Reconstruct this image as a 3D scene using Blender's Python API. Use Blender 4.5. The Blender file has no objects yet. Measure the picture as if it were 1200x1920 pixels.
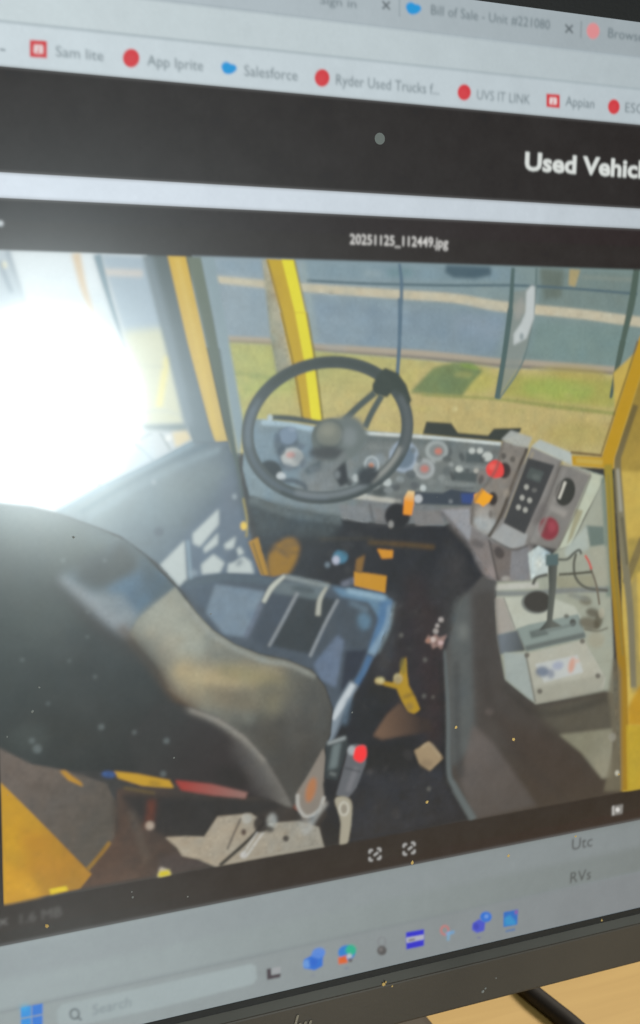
import bpy, math, random
import numpy as np
from mathutils import Vector, Matrix

random.seed(7); rng = np.random.default_rng(7)
sc = bpy.context.scene
col = sc.collection

# ------------------------------------------------------------------ geometry of the view
# The monitor is 24 inch 16:9.  Screen frame: h = along the screen to the right, v = up the screen,
# n = into the screen; the phone is about 38 cm in front of it, turned to the right and pitched down.
F = 2400.0                                  # focal length in photo pixels (1200 x 1920)
D0 = 0.376                                  # metres from the lens to the screen along the optical axis
SC = D0 / 0.40                              # screen "units" below were measured in mm at 0.40 m
h = np.array([5094., 313., F]); h /= np.linalg.norm(h)
va = 0.016
v = np.array([va, 1., -(5094. * va + 313.) / F]); v /= np.linalg.norm(v)
n = np.cross(h, v)
P0 = np.array([0, 0, 400.0])

def uv(x, y):
    """photo point -> mm on the screen plane"""
    x = np.asarray(x, float); y = np.asarray(y, float)
    r = np.stack([(x - 600) / F, (960 - y) / F, np.ones_like(x)], -1)
    t = (P0 @ n) / (r @ n)
    P = r * t[..., None] - P0
    return P @ h, P @ v

TILT = math.radians(6.0)                    # the panel leans back a little
DESK_DROP = 0.262                           # screen reference point above the desk
ct, st = math.cos(TILT), math.sin(TILT)
def W(u, w, d=0.0):
    """screen mm (right, up) and depth behind the glass in mm -> world metres"""
    u, w, d = u * SC / 1000, w * SC / 1000, d * SC / 1000
    return Vector((u, d * ct + w * st, w * ct - d * st + DESK_DROP))
def Wdir(a):                                # camera-frame vector -> world direction
    hh, nn, vv = a @ h, a @ n, a @ v
    return Vector((hh, nn * ct + vv * st, vv * ct - nn * st))

# ------------------------------------------------------------------ camera
cam = bpy.data.cameras.new('camera'); camo = bpy.data.objects.new('camera', cam); col.objects.link(camo)
cpos = W(-(P0 @ h), -(P0 @ v), -(P0 @ n))
R = Matrix((Wdir(np.array([1., 0, 0])), Wdir(np.array([0, 1., 0])), -Wdir(np.array([0, 0, 1.])))).transposed()
camo.matrix_world = Matrix.Translation(cpos) @ R.to_4x4()
cam.sensor_fit = 'VERTICAL'; cam.sensor_height = 24; cam.sensor_width = 15
cam.lens = 24 * F / 1920
cam.clip_start = 0.01; cam.clip_end = 50
cam.dof.use_dof = True; cam.dof.focus_distance = 0.355; cam.dof.aperture_fstop = 26.0
sc.camera = camo

# ------------------------------------------------------------------ world and lamps (an office, indoors)
wd = bpy.data.worlds.new('World'); sc.world = wd; wd.use_nodes = True
wd.node_tree.nodes['Background'].inputs[0].default_value = (1.0, 0.78, 0.6, 1)
wd.node_tree.nodes['Background'].inputs[1].default_value = 0.085

def aim(o, target):
    o.rotation_euler = (Vector(target) - o.location).to_track_quat('-Z', 'Y').to_euler()
def area(name, loc, target, sx, sy, power, colr):
    l = bpy.data.lights.new(name, 'AREA'); l.shape = 'RECTANGLE'; l.size = sx; l.size_y = sy
    l.energy = power; l.color = colr
    o = bpy.data.objects.new(name, l); col.objects.link(o); o.location = loc; aim(o, target); return o
# ceiling panel above and beside the desk
area('ceiling_panel_light', (1.1, 0.75, 1.75), (0.2, 0.1, 0), 1.2, 0.6, 40, (1.0, 0.9, 0.74))
# the bright lamp whose mirror image burns out the left of the screen
hu, hw = uv(np.array(70.), np.array(770.))
hp = W(float(hu), float(hw)); nrm = Wdir(-n)
dv = (hp - cpos).normalized(); rv = dv - 2 * dv.dot(nrm) * nrm
lamp = bpy.data.lights.new('lamp_behind_viewer', 'POINT'); lamp.energy = 39; lamp.shadow_soft_size = 0.075
lamp.color = (0.86, 1.0, 1.02)
lo = bpy.data.objects.new('lamp_behind_viewer', lamp); col.objects.link(lo); lo.location = hp + rv * 1.25

sc.view_settings.view_transform = 'Standard'; sc.view_settings.look = 'None'
sc.view_settings.exposure = 0; sc.view_settings.gamma = 1
sc.view_settings.use_curve_mapping = False
sc.render.engine = 'CYCLES'
sc.cycles.use_denoising = True
sc.cycles.max_bounces = 6

# ------------------------------------------------------------------ materials
def new_mat(name):
    m = bpy.data.materials.new(name); m.use_nodes = True
    return m, m.node_tree.nodes, m.node_tree.links, m.node_tree.nodes['Principled BSDF']

def display_material():
    m, N, L, b = new_mat('anti_glare_display')
    a = N.new('ShaderNodeAttribute'); a.attribute_name = 'Display'
    b.inputs['Base Color'].default_value = (0.012, 0.012, 0.013, 1)
    b.inputs['Roughness'].default_value = 0.5
    b.inputs['Specular IOR Level'].default_value = 0.22
    b.inputs['Coat Weight'].default_value = 0.75; b.inputs['Coat Roughness'].default_value = 0.2
    L.new(a.outputs['Color'], b.inputs['Emission Color']); b.inputs['Emission Strength'].default_value = 1.0
    return m

def plastic(name, c, rough=0.5, scale=900, bump=0.15):
    m, N, L, b = new_mat(name)
    tc = N.new('ShaderNodeTexCoord')
    n1 = N.new('ShaderNodeTexNoise'); n1.inputs['Scale'].default_value = scale
    n2 = N.new('ShaderNodeTexNoise'); n2.inputs['Scale'].default_value = 14; n2.inputs['Detail'].default_value = 6
    L.new(tc.outputs['Object'], n1.inputs['Vector']); L.new(tc.outputs['Object'], n2.inputs['Vector'])
    r = N.new('ShaderNodeValToRGB')
    r.color_ramp.elements[0].color = (c[0] * .8, c[1] * .8, c[2] * .8, 1); r.color_ramp.elements[0].position = .3
    r.color_ramp.elements[1].color = (c[0] * 1.15, c[1] * 1.15, c[2] * 1.15, 1); r.color_ramp.elements[1].position = .7
    L.new(n2.outputs['Fac'], r.inputs['Fac']); L.new(r.outputs['Color'], b.inputs['Base Color'])
    bp = N.new('ShaderNodeBump'); bp.inputs['Strength'].default_value = bump; bp.inputs['Distance'].default_value = 0.0003
    L.new(n1.outputs['Fac'], bp.inputs['Height']); L.new(bp.outputs['Normal'], b.inputs['Normal'])
    b.inputs['Roughness'].default_value = rough
    return m

def wood():
    m, N, L, b = new_mat('maple_laminate')
    tc = N.new('ShaderNodeTexCoord'); mp = N.new('ShaderNodeMapping')
    mp.inputs['Scale'].default_value = (1.6, 22, 1); mp.inputs['Rotation'].default_value = (0, 0, 0.35)
    L.new(tc.outputs['Object'], mp.inputs['Vector'])
    n1 = N.new('ShaderNodeTexNoise'); n1.inputs['Scale'].default_value = 5; n1.inputs['Detail'].default_value = 8
    n1.inputs['Distortion'].default_value = 0.6
    L.new(mp.outputs['Vector'], n1.inputs['Vector'])
    r = N.new('ShaderNodeValToRGB')
    r.color_ramp.elements[0].position = .32; r.color_ramp.elements[0].color = (0.55, 0.355, 0.105, 1)
    r.color_ramp.elements[1].position = .68; r.color_ramp.elements[1].color = (0.61, 0.405, 0.128, 1)
    L.new(n1.outputs['Fac'], r.inputs['Fac']); L.new(r.outputs['Color'], b.inputs['Base Color'])
    b.inputs['Roughness'].default_value = 0.45
    return m

M_DISP = display_material()
M_BEZEL = plastic('dark_grey_plastic', (0.058, 0.046, 0.034), 0.6)
M_LIP = plastic('pale_bezel_lip', (0.13, 0.125, 0.11), 0.45)
M_BLACK = plastic('black_plastic', (0.005, 0.005, 0.005), 0.6)
M_CABLE = plastic('black_rubber', (0.010, 0.008, 0.0075), 0.7, 400, .3)
M_CHROME = plastic('satin_metal', (0.22, 0.2, 0.165), 0.5)
M_CHROME.node_tree.nodes['Principled BSDF'].inputs['Metallic'].default_value = 0.8
M_WOOD = wood()
M_EDGE = plastic('desk_edge_band', (0.42, 0.28, 0.12), 0.5)
M_DUST = plastic('pale_dust', (0.26, 0.27, 0.26), 0.9)
M_CRUMB = plastic('yellow_dust', (0.72, 0.48, 0.16), 0.9)
M_SMEAR = plastic('dried_drop', (0.20, 0.22, 0.21), 0.7)

# ------------------------------------------------------------------ object helpers
def mesh_obj(name, verts, faces, mat, parent=None, smooth=False):
    me = bpy.data.meshes.new(name); me.from_pydata([tuple(p) for p in verts], [], faces)
    if smooth:
        for p in me.polygons: p.use_smooth = True
    me.materials.append(mat); me.update()
    o = bpy.data.objects.new(name, me); col.objects.link(o)
    if parent: o.parent = parent
    return o
def bevel(o, w, seg=2):
    b = o.modifiers.new('bevel', 'BEVEL'); b.width = w; b.segments = seg; b.limit_method = 'ANGLE'
    return o
BASE = Vector((W(-11.5, 0).x, 0.11, 0.0))      # foot of the monitor on the desk
monitor = bpy.data.objects.new('monitor', None); col.objects.link(monitor); monitor.location = BASE
monitor['label'] = 'dark grey framed computer monitor showing a browser and a photo of a yellow vehicle cab'
monitor['category'] = 'monitor'
def loc(p): return Vector(p) - BASE
def box_uvd(u0, u1, w0, w1, d0, d1):
    vs = [loc(W(u, w, d)) for d in (d0, d1) for w in (w0, w1) for u in (u0, u1)]
    fs = [(0, 1, 3, 2), (4, 6, 7, 5), (0, 4, 5, 1), (2, 3, 7, 6), (0, 2, 6, 4), (1, 5, 7, 3)]
    return vs, fs
def join(lst):
    V, Fs = [], []
    for a, b in lst:
        o = len(V); V += a; Fs += [tuple(i + o for i in f) for f in b]
    return V, Fs

# ------------------------------------------------------------------ the display: an image in screen millimetres
U0, U1 = -293.0, 270.0            # lit area of the panel
W0, W1 = -159.2, 157.6
CU0, CU1 = -110.0, 156.0          # columns drawn finely (the rest of the desktop is plain bands)
K = 3.3                           # samples per mm
NX = int((CU1 - CU0) * K) + 1; NY = int((W1 - W0) * K) + 1
gx = np.linspace(CU0, CU1, NX); gw = np.linspace(W1, W0, NY)
KX = (NX - 1) / (CU1 - CU0); KY = (NY - 1) / (W1 - W0)
IMG = np.zeros((NY, NX, 3)); IDS = np.zeros((NY, NX), np.int32)
ITEMS = []                        # (part, name, label)
cur = 0
def lin(c):
    c = np.asarray(c, float) / 255
    return np.where(c <= .04045, c / 12.92, ((c + .055) / 1.055) ** 2.4)
ROOM = np.array([0.019, 0.017, 0.015])   # what the room adds everywhere by reflection, as seen in the blacks
def C(c, hz=0.0):
    return np.maximum(lin(c) - ROOM - hz * np.array([.93, 1, 1]), 0.0035)

def item(part, name, label=None):
    global cur
    ITEMS.append((part, name, label)); cur = len(ITEMS) - 1
def detail():
    global cur
    cur = -1
def canvas(pts):
    p = np.asarray(pts, float)
    u, w = uv(p[:, 0], p[:, 1])
    return np.stack([(u - CU0) * KX, (W1 - w) * KY], 1)
def smooth_closed(p, k=8):
    p = np.asarray(p, float); out = []
    m = len(p)
    for i in range(m):
        a, b, c, d = p[(i - 1) % m], p[i], p[(i + 1) % m], p[(i + 2) % m]
        for t in np.arange(k) / k:
            out.append(.5 * (2 * b + (c - a) * t + (2 * a - 5 * b + 4 * c - d) * t * t + (3 * b - a - 3 * c + d) * t ** 3))
    return np.array(out)
def smooth_open(p, k=8):
    p = np.asarray(p, float); q = np.vstack([2 * p[0] - p[1], p, 2 * p[-1] - p[-2]]); out = []
    for i in range(1, len(q) - 2):
        a, b, c, d = q[i - 1], q[i], q[i + 1], q[i + 2]
        for t in np.arange(k) / k:
            out.append(.5 * (2 * b + (c - a) * t + (2 * a - 5 * b + 4 * c - d) * t * t + (3 * b - a - 3 * c + d) * t ** 3))
    out.append(p[-1]); return np.array(out)
def box1(a, r, ax):
    if r < 1: return a
    k = 2 * r + 1
    pad = [(0, 0), (0, 0)]; pad[ax] = (r + 1, r)
    c = np.cumsum(np.pad(a, pad, mode='edge'), axis=ax)
    if ax == 0: return (c[k:] - c[:-k]) / k
    return (c[:, k:] - c[:, :-k]) / k
def blur(a, s):
    """gaussian of sigma s canvas px"""
    if s < .3: return a
    if s < 3:
        r = int(3 * s) + 1; x = np.arange(-r, r + 1); g = np.exp(-x * x / (2 * s * s)); g /= g.sum()
        p = np.pad(a, ((r, r), (0, 0)), mode='edge'); a = sum(g[i] * p[i:i + a.shape[0]] for i in range(2 * r + 1))
        p = np.pad(a, ((0, 0), (r, r)), mode='edge'); return sum(g[i] * p[:, i:i + a.shape[1]] for i in range(2 * r + 1))
    r = max(1, int(round((math.sqrt(4 * s * s + 1) - 1) / 2)))
    for _ in range(3): a = box1(box1(a, r, 0), r, 1)
    return a
SS = 4
def cover(loops, pad):
    """antialiased coverage of closed loops given in canvas px -> (mask, x0, y0)"""
    allp = np.vstack(loops)
    x0 = max(0, int(allp[:, 0].min() - pad - 2)); x1 = min(NX, int(allp[:, 0].max() + pad + 3))
    y0 = max(0, int(allp[:, 1].min() - pad - 2)); y1 = min(NY, int(allp[:, 1].max() + pad + 3))
    if x1 <= x0 or y1 <= y0: return None
    w, hh = x1 - x0, y1 - y0
    acc = np.zeros((hh * SS, w + 2))
    for p in loops:
        area_ = np.sum(p[:, 0] * np.roll(p[:, 1], -1) - np.roll(p[:, 0], -1) * p[:, 1])
        if area_ < 0: p = p[::-1]
        q = np.roll(p, -1, 0)
        for (ax, ay), (bx, by) in zip(p, q):
            sgn = 1.0
            if ay > by: ax, ay, bx, by = bx, by, ax, ay; sgn = -1.0
            if by - ay < 1e-9: continue
            r0 = max(0, math.ceil((ay - y0) * SS - .5)); r1 = min(hh * SS - 1, math.ceil((by - y0) * SS - .5) - 1)
            if r1 < r0: continue
            rr = np.arange(r0, r1 + 1)
            yy = (rr + .5) / SS + y0
            xx = np.clip(ax + (yy - ay) * (bx - ax) / (by - ay) - x0 + .5, 0, w)
            xi = xx.astype(int); fr = xx - xi
            np.add.at(acc, (rr, xi), sgn * (1 - fr)); np.add.at(acc, (rr, xi + 1), sgn * fr)
    m = np.clip(np.abs(np.cumsum(acc, 1)[:, :w]), 0, 1)
    return m.reshape(hh, SS, w).mean(1), x0, y0
SOFT = 0.92
PXC = 0.53                          # photo px -> canvas px (about)
def lay(loops, c, bl=2.0, alpha=1.0, within=None):
    s = bl * PXC * SOFT
    r = cover(loops, 3 * s + 1)
    if r is None: return
    m, x0, y0 = r
    m = blur(m, s) * alpha
    hh, w = m.shape
    sl = (slice(y0, y0 + hh), slice(x0, x0 + w))
    if within is not None: m = m * CLIPS[within][sl]
    if isinstance(c, tuple) and len(c) == 4 and not np.isscalar(c[0]):      # (colour, px, colour, px): straight gradient
        ca, pa, cb, pb = c
        A, B = canvas([pa, pb]); d = B - A
        X, Y = np.meshgrid(np.arange(x0, x0 + w), np.arange(y0, y0 + hh))
        t = np.clip(((X - A[0]) * d[0] + (Y - A[1]) * d[1]) / (d @ d), 0, 1)[..., None]
        cc = ca * (1 - t) + cb * t
    else: cc = np.asarray(c)
    IMG[sl] = IMG[sl] * (1 - m[..., None]) + cc * m[..., None]
    if cur >= 0: IDS[sl][m > .5] = cur
def col_of(c, hz=0.0):
    if len(c) == 4: return (C(c[0], hz), c[1], C(c[2], hz), c[3])
    return C(c, hz)
def poly(pts, c, bl=2.0, a=1.0, sm=False, hz=0.0, within=None):
    p = smooth_closed(pts) if sm else np.asarray(pts, float)
    lay([canvas(p)], col_of(c, hz), bl, a, within)
def line(pts, wd, c, bl=2.0, a=1.0, sm=True, hz=0.0, within=None):
    p = np.asarray(pts, float)
    if sm and len(p) > 2: p = smooth_open(p)
    d = np.gradient(p, axis=0); L = np.linalg.norm(d, axis=1, keepdims=True); d = d / np.maximum(L, 1e-9)
    nn = np.stack([-d[:, 1], d[:, 0]], 1)
    wv = np.interp(np.linspace(0, 1, len(p)), np.linspace(0, 1, len(wd)), wd)[:, None] if hasattr(wd, '__len__') else wd
    q = np.vstack([p + nn * wv / 2, (p - nn * wv / 2)[::-1]])
    lay([canvas(q)], col_of(c, hz), bl, a, within)
def ell(cx, cy, rx, ry, c, bl=2.0, a=1.0, rot=0.0, hz=0.0, within=None):
    t = np.linspace(0, 2 * math.pi, 40, endpoint=False)
    x = rx * np.cos(t); y = ry * np.sin(t); k = math.radians(rot)
    p = np.stack([cx + x * math.cos(k) - y * math.sin(k), cy + x * math.sin(k) + y * math.cos(k)], 1)
    lay([canvas(p)], col_of(c, hz), bl, a, within)
def ring(cx, cy, rx, ry, wd, c, bl=2.0, a=1.0, rot=0.0, hz=0.0, t0=0, t1=360):
    t = np.radians(np.linspace(t0, t1, 73))
    k = math.radians(rot)
    def P(rx, ry):
        x = rx * np.cos(t); y = ry * np.sin(t)
        return np.stack([cx + x * math.cos(k) - y * math.sin(k), cy + x * math.sin(k) + y * math.cos(k)], 1)
    o, i = P(rx + wd / 2, ry + wd / 2), P(rx - wd / 2, ry - wd / 2)
    lay([canvas(np.vstack([o, i[::-1]]))], col_of(c, hz), bl, a)
def rect_mm(u0, u1, w0, w1, c, bl=1.6, a=1.0):
    p = np.array([[u0, w0], [u1, w0], [u1, w1], [u0, w1]], float)
    lay([np.stack([(p[:, 0] - CU0) * KX, (W1 - p[:, 1]) * KY], 1)], c if isinstance(c, np.ndarray) else col_of(c), bl, a)
CLIPS = {}
def clip(name, pts, bl=2.0, sm=False):
    p = smooth_closed(pts) if sm else np.asarray(pts, float)
    r = cover([canvas(p)], 3 * bl * PXC + 1)
    m, x0, y0 = r; m = blur(m, bl * PXC); full = np.zeros((NY, NX)); full[y0:y0 + m.shape[0], x0:x0 + m.shape[1]] = m
    CLIPS[name] = full
def text(s, x0, y0, x1, hpx, c, bl=2.4, a=.85, bold=0.0):
    """text set along the screen's own horizontal: baseline starts at photo point (x0,y0), runs to x1, cap height hpx"""
    cu = bpy.data.curves.new('t', 'FONT'); cu.body = s; cu.size = 1.0; cu.offset = bold; cu.resolution_u = 3
    o = bpy.data.objects.new('t', cu); col.objects.link(o)
    me = bpy.data.meshes.new_from_object(o.evaluated_get(bpy.context.evaluated_depsgraph_get()))
    V = np.array([q.co[:2] for q in me.vertices]); T = [list(q.vertices) for q in me.polygons]
    bpy.data.objects.remove(o); bpy.data.curves.remove(cu); bpy.data.meshes.remove(me)
    (ua, wa) = uv(np.array(float(x0)), np.array(float(y0))); (ub, _) = uv(np.array(float(x1)), np.array(float(y0)))
    (_, wb) = uv(np.array(float(x0)), np.array(float(y0 - hpx)))
    xm0, xm1 = V[:, 0].min(), V[:, 0].max()
    X = (V[:, 0] - xm0) / (xm1 - xm0) * float(ub - ua) + float(ua)
    Y = V[:, 1] / 0.72 * float(wb - wa) + float(wa)
    cv = np.stack([(X - CU0) * KX, (W1 - Y) * KY], 1)
    lay([cv[t] for t in T], col_of(c), bl, a)
    i0, i1 = max(0, int(cv[:, 0].min()) - 1), int(cv[:, 0].max()) + 2; j0, j1 = max(0, int(cv[:, 1].min()) - 1), int(cv[:, 1].max()) + 2
    IDS[j0:j1, i0:i1] = cur          # the label's own strip of screen, letters and the ground between them

# ------------------------------------------------------------------ what the screen shows
T_TAB, T_ADR, T_BM, T_HEAD, T_WHT, T_VIEW, T_PIC = W1, 146.3, 136.3, 124.9, 97.6, 90.9, 77.0
B_PIC, B_VIEW, B_PAGE = -111.6, -123.7, -144.7
PIC0, PIC1 = -100.7, 150.8
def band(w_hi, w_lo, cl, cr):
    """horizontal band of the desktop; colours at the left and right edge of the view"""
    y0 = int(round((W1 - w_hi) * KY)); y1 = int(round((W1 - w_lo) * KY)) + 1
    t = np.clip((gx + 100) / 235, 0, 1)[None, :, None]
    IMG[y0:y1] = C(cl) * (1 - t) + C(cr) * t; IDS[y0:y1] = cur  # the panel's viewing-angle falloff is painted into these band colours
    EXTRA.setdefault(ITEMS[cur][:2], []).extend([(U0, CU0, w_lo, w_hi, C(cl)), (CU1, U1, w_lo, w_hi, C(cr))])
EXTRA = {}
item('browser_window', 'browser_window', 'web browser window with bookmarks bar and black page header')
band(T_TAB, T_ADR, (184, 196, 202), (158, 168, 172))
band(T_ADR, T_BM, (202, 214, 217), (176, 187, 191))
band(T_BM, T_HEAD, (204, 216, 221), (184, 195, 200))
item('browser_window', 'page_header', 'black header band of the web page')
rect_mm(U0, U1, T_HEAD, T_WHT, (46, 40, 36), .5)
EXTRA[('browser_window', 'page_header')] = [(U0, CU0, T_WHT, T_HEAD, C((46, 40, 36))), (CU1, U1, T_WHT, T_HEAD, C((46, 40, 36)))]
item('browser_window', 'page_margin', 'white band of the web page above the photo viewer')
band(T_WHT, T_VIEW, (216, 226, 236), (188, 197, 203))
item('browser_window', 'page_body', 'dim pale page area below the photo viewer')
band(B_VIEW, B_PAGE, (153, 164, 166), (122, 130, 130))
item('taskbar', 'taskbar', 'pale taskbar with app icons along the bottom of the screen')
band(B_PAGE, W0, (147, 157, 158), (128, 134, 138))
item('photo_viewer', 'photo_viewer', 'dark photo viewer pane with file name')
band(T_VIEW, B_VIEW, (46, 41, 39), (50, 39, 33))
detail()
# soft transitions along the bands
for wv, c in ((T_ADR, (165, 177, 183)), (T_BM, (163, 176, 181))):
    rect_mm(CU0, CU1, wv + .35, wv - .35, c, 2.0, .75)
rect_mm(CU0, CU1, B_PAGE + .6, B_PAGE - .6, (128, 137, 140), 3.5, .6)
for wv, c in ((T_HEAD, (120, 120, 120)), (T_WHT, (120, 120, 120)), (T_VIEW, (120, 120, 120)), (B_VIEW, (95, 96, 97))):
    rect_mm(CU0, CU1, wv + .22, wv - .22, c, 2.5, .9)
rect_mm(CU0, CU1, B_VIEW - 1, B_VIEW - 11, (140, 148, 152), 8, .5)

# ---- the photo on the screen -------------------------------------------------------------------
item('displayed_photo', 'displayed_photo', 'photo of a yellow yard vehicle cab interior shown on the screen')
rect_mm(PIC0, PIC1, T_PIC, B_PIC, (60, 58, 56), 1.2)

# street through the windscreen
item('displayed_photo', 'street', 'grey blue street seen through the windscreen')
poly([(360, 470), (1215, 500), (1500, 515), (1500, 900), (1215, 720), (360, 650)], ((142, 158, 167), (400, 560), (122, 141, 138), (1150, 620)), 2)
detail()
poly([(580, 560), (950, 585), (930, 672), (600, 645)], (126, 144, 157), 12, .8)
poly([(600, 590), (700, 600), (690, 640), (600, 630)], (138, 157, 168), 8, .6)
poly([(860, 590), (950, 600), (940, 640), (850, 625)], (136, 152, 165), 10, .6)
poly([(1005, 600), (1185, 620), (1175, 690), (985, 675)], (120, 142, 138), 9, .8)
poly([(570, 487), (960, 500), (960, 530), (570, 525)], (124, 146, 156), 6, .7)
poly([(1010, 505), (1190, 512), (1188, 590), (1010, 578)], (118, 134, 130), 6, .9)
poly([(405, 487), (490, 490), (495, 515), (405, 510)], (134, 154, 166), 6, .7)
item('displayed_photo', 'parked_car', 'dark car cropped at the top of the displayed photo')
poly([(836, 497), (920, 501), (922, 517), (890, 524), (850, 522), (834, 512)], (76, 96, 106), 4)
detail()
ell(750, 512, 26, 9, (104, 134, 140), 6, .7); ell(700, 514, 18, 6, (150, 166, 170), 5, .6)
poly([(1012, 503), (1058, 507), (1052, 560), (1020, 562)], (100, 110, 100), 5, .8)
poly([(1068, 505), (1088, 507), (1078, 540), (1066, 535)], (172, 156, 110), 3, .9)
line([(1090, 520), (1190, 526)], 6, (140, 148, 138), 4, .6)
item('displayed_photo', 'far_pavement', 'pale pavement strip across the displayed street')
line([(398, 524), (490, 533), (580, 541), (750, 553), (850, 560), (930, 574), (1010, 582), (1100, 591), (1205, 605), (1500, 640)], [13, 15, 16, 17, 17, 19, 18, 18, 19, 20], (191, 184, 160), 3)
item('displayed_photo', 'near_kerb', 'kerb between the street and the verge')
line([(425, 637), (520, 642), (600, 652), (800, 665), (930, 679), (1000, 683), (1180, 697), (1500, 720)], 13, (170, 160, 142), 3)
detail()
line([(425, 642), (520, 647), (600, 658), (800, 673), (930, 686), (1000, 690), (1180, 703)], 6, (128, 112, 98), 3, .8)
item('displayed_photo', 'grass_verge', 'dry green and tan verge beyond the windscreen')
poly([(420, 643), (520, 648), (600, 660), (800, 676), (930, 690), (1000, 693), (1185, 706), (1185, 880), (430, 850)], ((174, 174, 110), (600, 680), (186, 172, 116), (640, 800)), 3)
detail()
poly([(430, 648), (545, 655), (560, 760), (450, 800)], (172, 176, 108), 10, .8)
line([(435, 700), (480, 706), (530, 714)], 7, (140, 156, 96), 4, .7)
line([(450, 735), (500, 730), (560, 730)], 16, (166, 182, 104), 9, .6)
poly([(930, 700), (1170, 712), (1150, 768), (940, 745)], (160, 160, 80), 8, .8)
poly([(740, 700), (790, 690), (770, 735), (730, 760)], (186, 176, 106), 8, .7)
ell(1045, 732, 70, 20, (152, 170, 86), 9, .75, 4)
ell(1080, 700, 60, 12, (166, 152, 74), 8, .6, 4)
ell(890, 715, 40, 26, (176, 176, 84), 9, .6)
poly([(780, 750), (1145, 778), (1130, 860), (780, 820)], (184, 169, 113), 9, .8)
ell(1085, 815, 60, 25, (172, 158, 92), 10, .6)
poly([(768, 737), (812, 690), (850, 680), (884, 681), (906, 697), (884, 720), (866, 744), (820, 742)], (112, 130, 86), 4, .95)
ell(845, 715, 28, 18, (106, 124, 86), 7, .7)
ell(880, 688, 18, 4, (132, 158, 78), 3, .7, 12)
line([(790, 741), (930, 749), (1040, 763), (1160, 777)], [4, 5, 8, 7], (134, 142, 78), 3, .8)
ell(853, 768, 6, 5, (206, 196, 140), 3, .8)
ell(570, 760, 120, 25, (190, 178, 118), 12, .6)
item('displayed_photo', 'tree_trunk', 'grey tree trunk behind the yellow pillar')
poly([(491, 487), (530, 489), (560, 600), (556, 700), (540, 708), (518, 700), (508, 640), (500, 567)], ((140, 142, 122), (500, 600), (172, 168, 146), (535, 590)), 3)
item('displayed_photo', 'wire_fence', 'thin dark wires and posts across the view')
line([(575, 527), (700, 533), (840, 536), (960, 536), (1060, 541), (1195, 552)], 5, (84, 104, 112), 2.2, .95)
line([(749, 495), (753, 540), (749, 640), (745, 705)], [5, 7, 6, 5], (88, 110, 126), 2.2, .95)
line([(1006, 503), (1003, 560), (988, 652), (970, 698), (936, 748)], 4.5, (102, 120, 118), 2, .9)
item('displayed_photo', 'sign', 'pale leaning sign between two posts beyond the windscreen')
poly([(961, 548), (985, 545), (999, 536), (1003, 560), (999, 600), (988, 650), (972, 692), (936, 745), (948, 660)], (134, 142, 136), 3, .85)
poly([(987, 547), (997, 536), (1003, 538), (1001, 597), (987, 635), (963, 648), (963, 627), (977, 607), (985, 587)], (190, 197, 196), 3)
detail()
ell(978, 632, 4, 7, (132, 145, 146), 2.5, .8); ell(974, 580, 8, 22, (158, 158, 152), 4, .6, 12)
item('displayed_photo', 'post', 'dark fence post in the middle of the view')
line([(962, 503), (957, 580), (945, 670), (932, 748)], [7, 9, 8, 9], (82, 102, 100), 2.2)
item('displayed_photo', 'post', 'dark tapering post at the right of the view')
line([(1194, 505), (1184, 570), (1168, 640), (1152, 715), (1145, 747)], [12, 13, 10, 7, 4], (82, 98, 88), 2.4)
item('displayed_photo', 'yellow_pillar', 'yellow windscreen pillar behind the steering wheel')
poly([(499, 486), (551, 488), (573, 587), (588, 673), (604, 792), (568, 790), (552, 697), (527, 587)], (190, 160, 36), 2)
detail()
poly([(528, 487), (551, 488), (573, 587), (588, 673), (603, 791), (584, 789), (570, 677), (553, 587)], (222, 212, 44), 2.2)
line([(501, 488), (528, 587), (553, 697), (568, 788)], 4, (122, 104, 46), 2, .7)
line([(552, 488), (575, 587), (590, 673), (605, 790)], 4, (134, 124, 60), 2, .7)
line([(566, 492), (590, 640)], 12, (160, 172, 160), 6, .35)

ell(520, 545, 10, 30, (172, 138, 40), 8, .35, -12); ell(548, 660, 8, 40, (206, 176, 60), 8, .4, -12); ell(560, 740, 7, 26, (176, 140, 30), 7, .4, -10)
for _ in range(40):
    x, y = rng.uniform(430, 1150), rng.uniform(690, 830); g = rng.uniform(-14, 14)
    ell(x, y, rng.uniform(6, 26), rng.uniform(2, 6), (176 + g, 170 + g, 104 + g * .6), 4, rng.uniform(.15, .4), rng.uniform(-4, 10))
for _ in range(26):
    x, y = rng.uniform(590, 930), rng.uniform(572, 655); g = rng.uniform(-12, 14)
    ell(x, y, rng.uniform(14, 50), rng.uniform(2, 5), (134 + g, 153 + g, 162 + g), 5, rng.uniform(.2, .5), rng.uniform(2, 7))
# the pieces laid over the verge and road again, in front of the marks
line([(749, 560), (749, 640), (745, 705)], [6, 6, 5], (88, 110, 126), 2.2, .9); line([(957, 580), (945, 670), (932, 748)], [9, 8, 9], (82, 102, 100), 2.2, .95)
line([(1168, 640), (1152, 715), (1145, 747)], [10, 7, 4], (82, 98, 88), 2.4, .95)
poly([(526, 587), (573, 587), (588, 673), (604, 792), (568, 790), (552, 697)], (190, 160, 36), 2); poly([(553, 587), (573, 587), (588, 673), (603, 791), (584, 789), (570, 677)], (222, 212, 44), 2.2)
line([(528, 587), (553, 697), (568, 788)], 4, (122, 104, 46), 2, .7); line([(575, 587), (590, 673), (605, 790)], 4, (134, 124, 60), 2, .7)
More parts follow.
